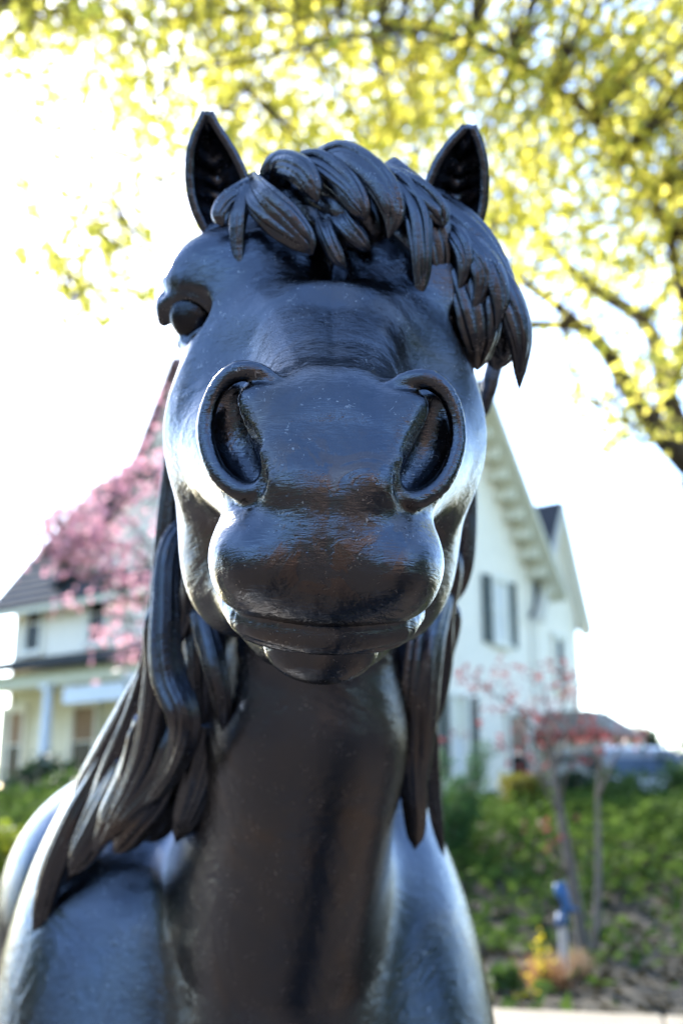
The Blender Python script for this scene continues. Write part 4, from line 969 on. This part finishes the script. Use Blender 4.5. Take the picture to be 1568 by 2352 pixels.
# ------------------------------------------------------------------ vehicles on the drive
mg, ng, bgl = new_mat('sky reflection windscreen'); bgl.inputs['Base Color'].default_value = (.035, .06, .09, 1); bgl.inputs['Roughness'].default_value = .05; bgl.inputs['Specular IOR Level'].default_value = .5; MAT_SCREEN = mg  # blue base colour stands in for the sky reflected in the glass
def vehicle(label, loc, rz, paint, w_=1.92, L=4.7, H=1.78):
    e = empty('suv', loc, rz); tag(e, label, 'car')
    # side outline (x forward), pushed across the width and narrowed towards the roof
    prof = [(-L / 2, .45), (-L / 2, 1.0), (-L / 2 + .12, 1.12), (-L / 2 + .32, H - .12), (-L / 2 + .6, H), (.35, H), (.62, H - .06), (1.20, 1.12), (L / 2 - .25, 1.0), (L / 2 - .02, .86), (L / 2, .45), (L / 2 - .1, .28), (-L / 2 + .1, .28)]
    def half(z): return w_ / 2 - (0 if z < 1.1 else (z - 1.1) / (H - 1.1) * .20) - (0 if z > .5 else .05)
    n = len(prof); v = [(x, s_ * half(z), z) for s_ in (-1, 1) for x, z in prof]
    f = [tuple(range(n))[::-1], tuple(range(n, 2 * n))] + [(i, (i + 1) % n, (i + 1) % n + n, i + n) for i in range(n)]
    o = mesh_obj('body', v, f, paint, e); bv = o.modifiers.new('edge', 'BEVEL'); bv.width = .06; bv.segments = 3; bv.limit_method = 'ANGLE'; bv.angle_limit = R(20); o.data.shade_smooth()
    def panel(name, pts, mat, off): 
        a, b, c = map(Vector, pts[:3]); nn = (b - a).cross(c - a).normalized(); m = MB(); m.prism([Vector(p) + nn * off for p in pts], nn * -.02); return m.build(name, mat, e)
    y1, y2 = half(1.16) - .10, half(H - .1) - .10
    def sx(z): return 1.20 - .58 * (z - 1.12) / (H - 1.18)
    panel('windscreen', [(sx(1.16), -y1, 1.16), (sx(1.16), y1, 1.16), (sx(H - .24), y2 + .03, H - .24), (sx(H - .24), -y2 - .03, H - .24)], MAT_SCREEN, .016)
    panel('rear_window', [(-L / 2 + .14, y1, 1.17), (-L / 2 + .14, -y1, 1.17), (-L / 2 + .31, -y2, H - .16), (-L / 2 + .31, y2, H - .16)], MAT_GLASS, .012)
    for s_ in (-1, 1):
        q = [(.95, s_ * half(1.15), 1.15), (.55, s_ * half(H - .12), H - .12), (-1.85, s_ * half(H - .12), H - .12), (-2.0, s_ * half(1.15), 1.15)]
        panel('side_window', q if s_ > 0 else q[::-1], MAT_GLASS, .012)
        m = MB(); m.box((L / 2 - .06, s_ * (w_ / 2 - .27), .80), (.06, .19, .085)); h = m.build('headlight', plain('lamp glass', (.75, .76, .78), .1, .05, 5), e)
        m = MB(); m.box((.95, s_ * (w_ / 2 + .10), 1.14), (.05, .10, .075)); m.build('wing_mirror', paint, e)
        for x in (L / 2 - .95, -L / 2 + .95):
            m = MB(); m.tube([(x, s_ * (w_ / 2 - .23), .36), (x, s_ * (w_ / 2 + .01), .36)], .36, 24); wh = m.build('wheel', plain('tyre', (.02, .02, .02), .8, .2, 10), e)
            m = MB(); m.tube([(x, s_ * (w_ / 2 + .0), .36), (x, s_ * (w_ / 2 + .022), .36)], .22, 20); m.build('rim', plain('alloy', (.5, .5, .52), .3, .1, 10, .9), wh)
    m = MB(); m.box((L / 2 + .0, 0, .72), (.025, .52, .12)); 
    for i in range(5): m.box((L / 2 + .03, 0, .63 + i * .045), (.01, .5, .008))
    m.build('grille', plain('grille', (.03, .03, .03), .4, .1, 10), e)
    m = MB(); m.box((L / 2 + .03, 0, .45), (.05, w_ / 2 - .12, .10)); m.build('bumper', paint, e)
    return e
def paint(name, c, metal=.0):
    m, n, b = new_mat(name); b.inputs['Base Color'].default_value = (*c, 1); b.inputs['Roughness'].default_value = .35; b.inputs['Metallic'].default_value = metal; b.inputs['Coat Weight'].default_value = .3; return m
q = PXw(1438, 1780, 20.5); vehicle('silver SUV parked on the driveway behind the green shrubs', (q[0], q[1], float(ground_h(q[0], q[1]))), R(-79), paint('silver paint', (.20, .19, .175)), 1.80, 4.3, 1.70)
q = PXw(1650, 1770, 21.8); vehicle('dark blue SUV at the right edge beside the silver one', (q[0], q[1], float(ground_h(q[0], q[1]))), R(-84), paint('dark blue paint', (.03, .045, .09)), 1.80, 4.3, 1.68)
# ------------------------------------------------------------------ across the street, behind the viewer: mirrored in the bronze
def brick_mat(name, c):
    m, n, b = new_mat(name); co = obj_co(n); br = n.nodes.new('ShaderNodeTexBrick'); br.inputs['Scale'].default_value = 4.0
    n.links.new(co, br.inputs['Vector']); br.inputs['Color1'].default_value = (*c, 1); br.inputs['Color2'].default_value = (*(k * .7 for k in c), 1); br.inputs['Mortar'].default_value = (*(min(1, k * 1.3) for k in c), 1)
    n.links.new(br.outputs[0], b.inputs['Base Color']); b.inputs['Roughness'].default_value = .85; return m
bh = empty('brick_house', (5.2, -15, -.1), R(-14)); tag(bh, 'brown brick house with a dark roof across the street facing the statue', 'house')
m = MB(); m.box((0, 0, 3.0), (4.5, 4, 3.1)); m.prism([(-4.5, 3.99, 6.1), (4.5, 3.99, 6.1), (0, 3.99, 9.4)], (0, -7.98, 0)); m.build('wall', brick_mat('brown brick', (.13, .075, .050)), bh)
m = MB()
for s_ in (-1, 1): roof_plane(m, (s_ * 5.0, -4.4, 5.74), (s_ * 5.0, 4.4, 5.74), (0, 4.4, 9.46), (0, -4.4, 9.46), .14)
m.build('roof', MAT_ROOF, bh)
for x, z in ((-2.8, 1.7), (2.8, 1.7), (-2.8, 4.6), (0, 4.6), (2.8, 4.6), (0, 7.2)):
    m = MB(); m.box((x, 4.02, z), (.62, .05, .92)); fr = m.build('window', MAT_TRIM, bh); m = MB(); m.box((x, 4.07, z), (.52, .02, .82)); m.build('pane', MAT_GLASS, fr)
m = MB(); m.box((0, 4.03, 1.15), (.6, .06, 1.15)); m.build('door', MAT_GREEN, bh)
def round_tree(x, y, h, r, seed, label, mat):
    g = np.random.default_rng(seed); e = empty('shade_tree', (x, y, -.13)); tag(e, label, 'tree')
    m = MB(); m.tube([(0, 0, -.05), (.1, 0, h * .25), (0, .1, h * .6)], [.28, .22, .08], 10)
    for i in range(7):
        a = g.uniform(0, 6.28); m.tube([(.05, 0, h * .28), (r * .4 * math.cos(a), r * .4 * math.sin(a), h * .5), (r * .8 * math.cos(a), r * .8 * math.sin(a), h * g.uniform(.55, .85))], [.12, .07, .02], 7)
    m.build('trunk', MAT_DARKWOOD, e, True)
    P = np.vstack([blob_pts(420, np.array([x, y, h * .58]) + g.normal(0, .42, 3) * [r, r, h * .26], (r * .36, r * .36, r * .30), g, .2) for _ in range(22)])
    leaves('crown', P, .26, mat, e, g, .2, .7)
round_tree(-1.6, -17, 7.2, 3.0, 61, 'dense dark green tree across the street left of the brick house', M_DARKG)
round_tree(-15, -26, 7.0, 3.4, 62, 'leafy green tree down the street far left of the brick house', M_MID)
round_tree(16, -20, 8.0, 3.6, 63, 'leafy green tree on the street right of the brick house', M_MID)
round_tree(-12, 2.5, 8.0, 3.4, 64, 'leafy green tree standing left of the plaza', M_MID)
round_tree(-13, -6, 7.5, 3.2, 65, 'dense dark tree left of the plaza near the street', M_DARKG)
round_tree(13, -4, 8.0, 3.4, 66, 'leafy green tree standing right of the plaza', M_MID)
# unseen wooded skyline, added on the viewer's side to darken the bronze's reflections
g = np.random.default_rng(71); P = []
for a in np.arange(R(72), R(288), R(2.6)):
    d = g.uniform(46, 62); h = g.uniform(9, 15); c = np.array([math.sin(a) * d, math.cos(a) * d, h * .45])
    P.append(blob_pts(230, c, (3.2, 3.2, h * .52), g, .5))
o = leaves('added_woods', np.vstack(P), 1.1, M_MID, None, g, .2, .7); o['kind'] = 'stuff'; o['label'] = 'unseen wooded skyline added to darken the horizon mirrored in the bronze'
round_tree(10.8, .6, 8.6, 3.4, 68, 'unseen green tree added at the right to keep pale sky off the bronze', M_MID)  # added out of view to block the sky mirrored in the right shoulder
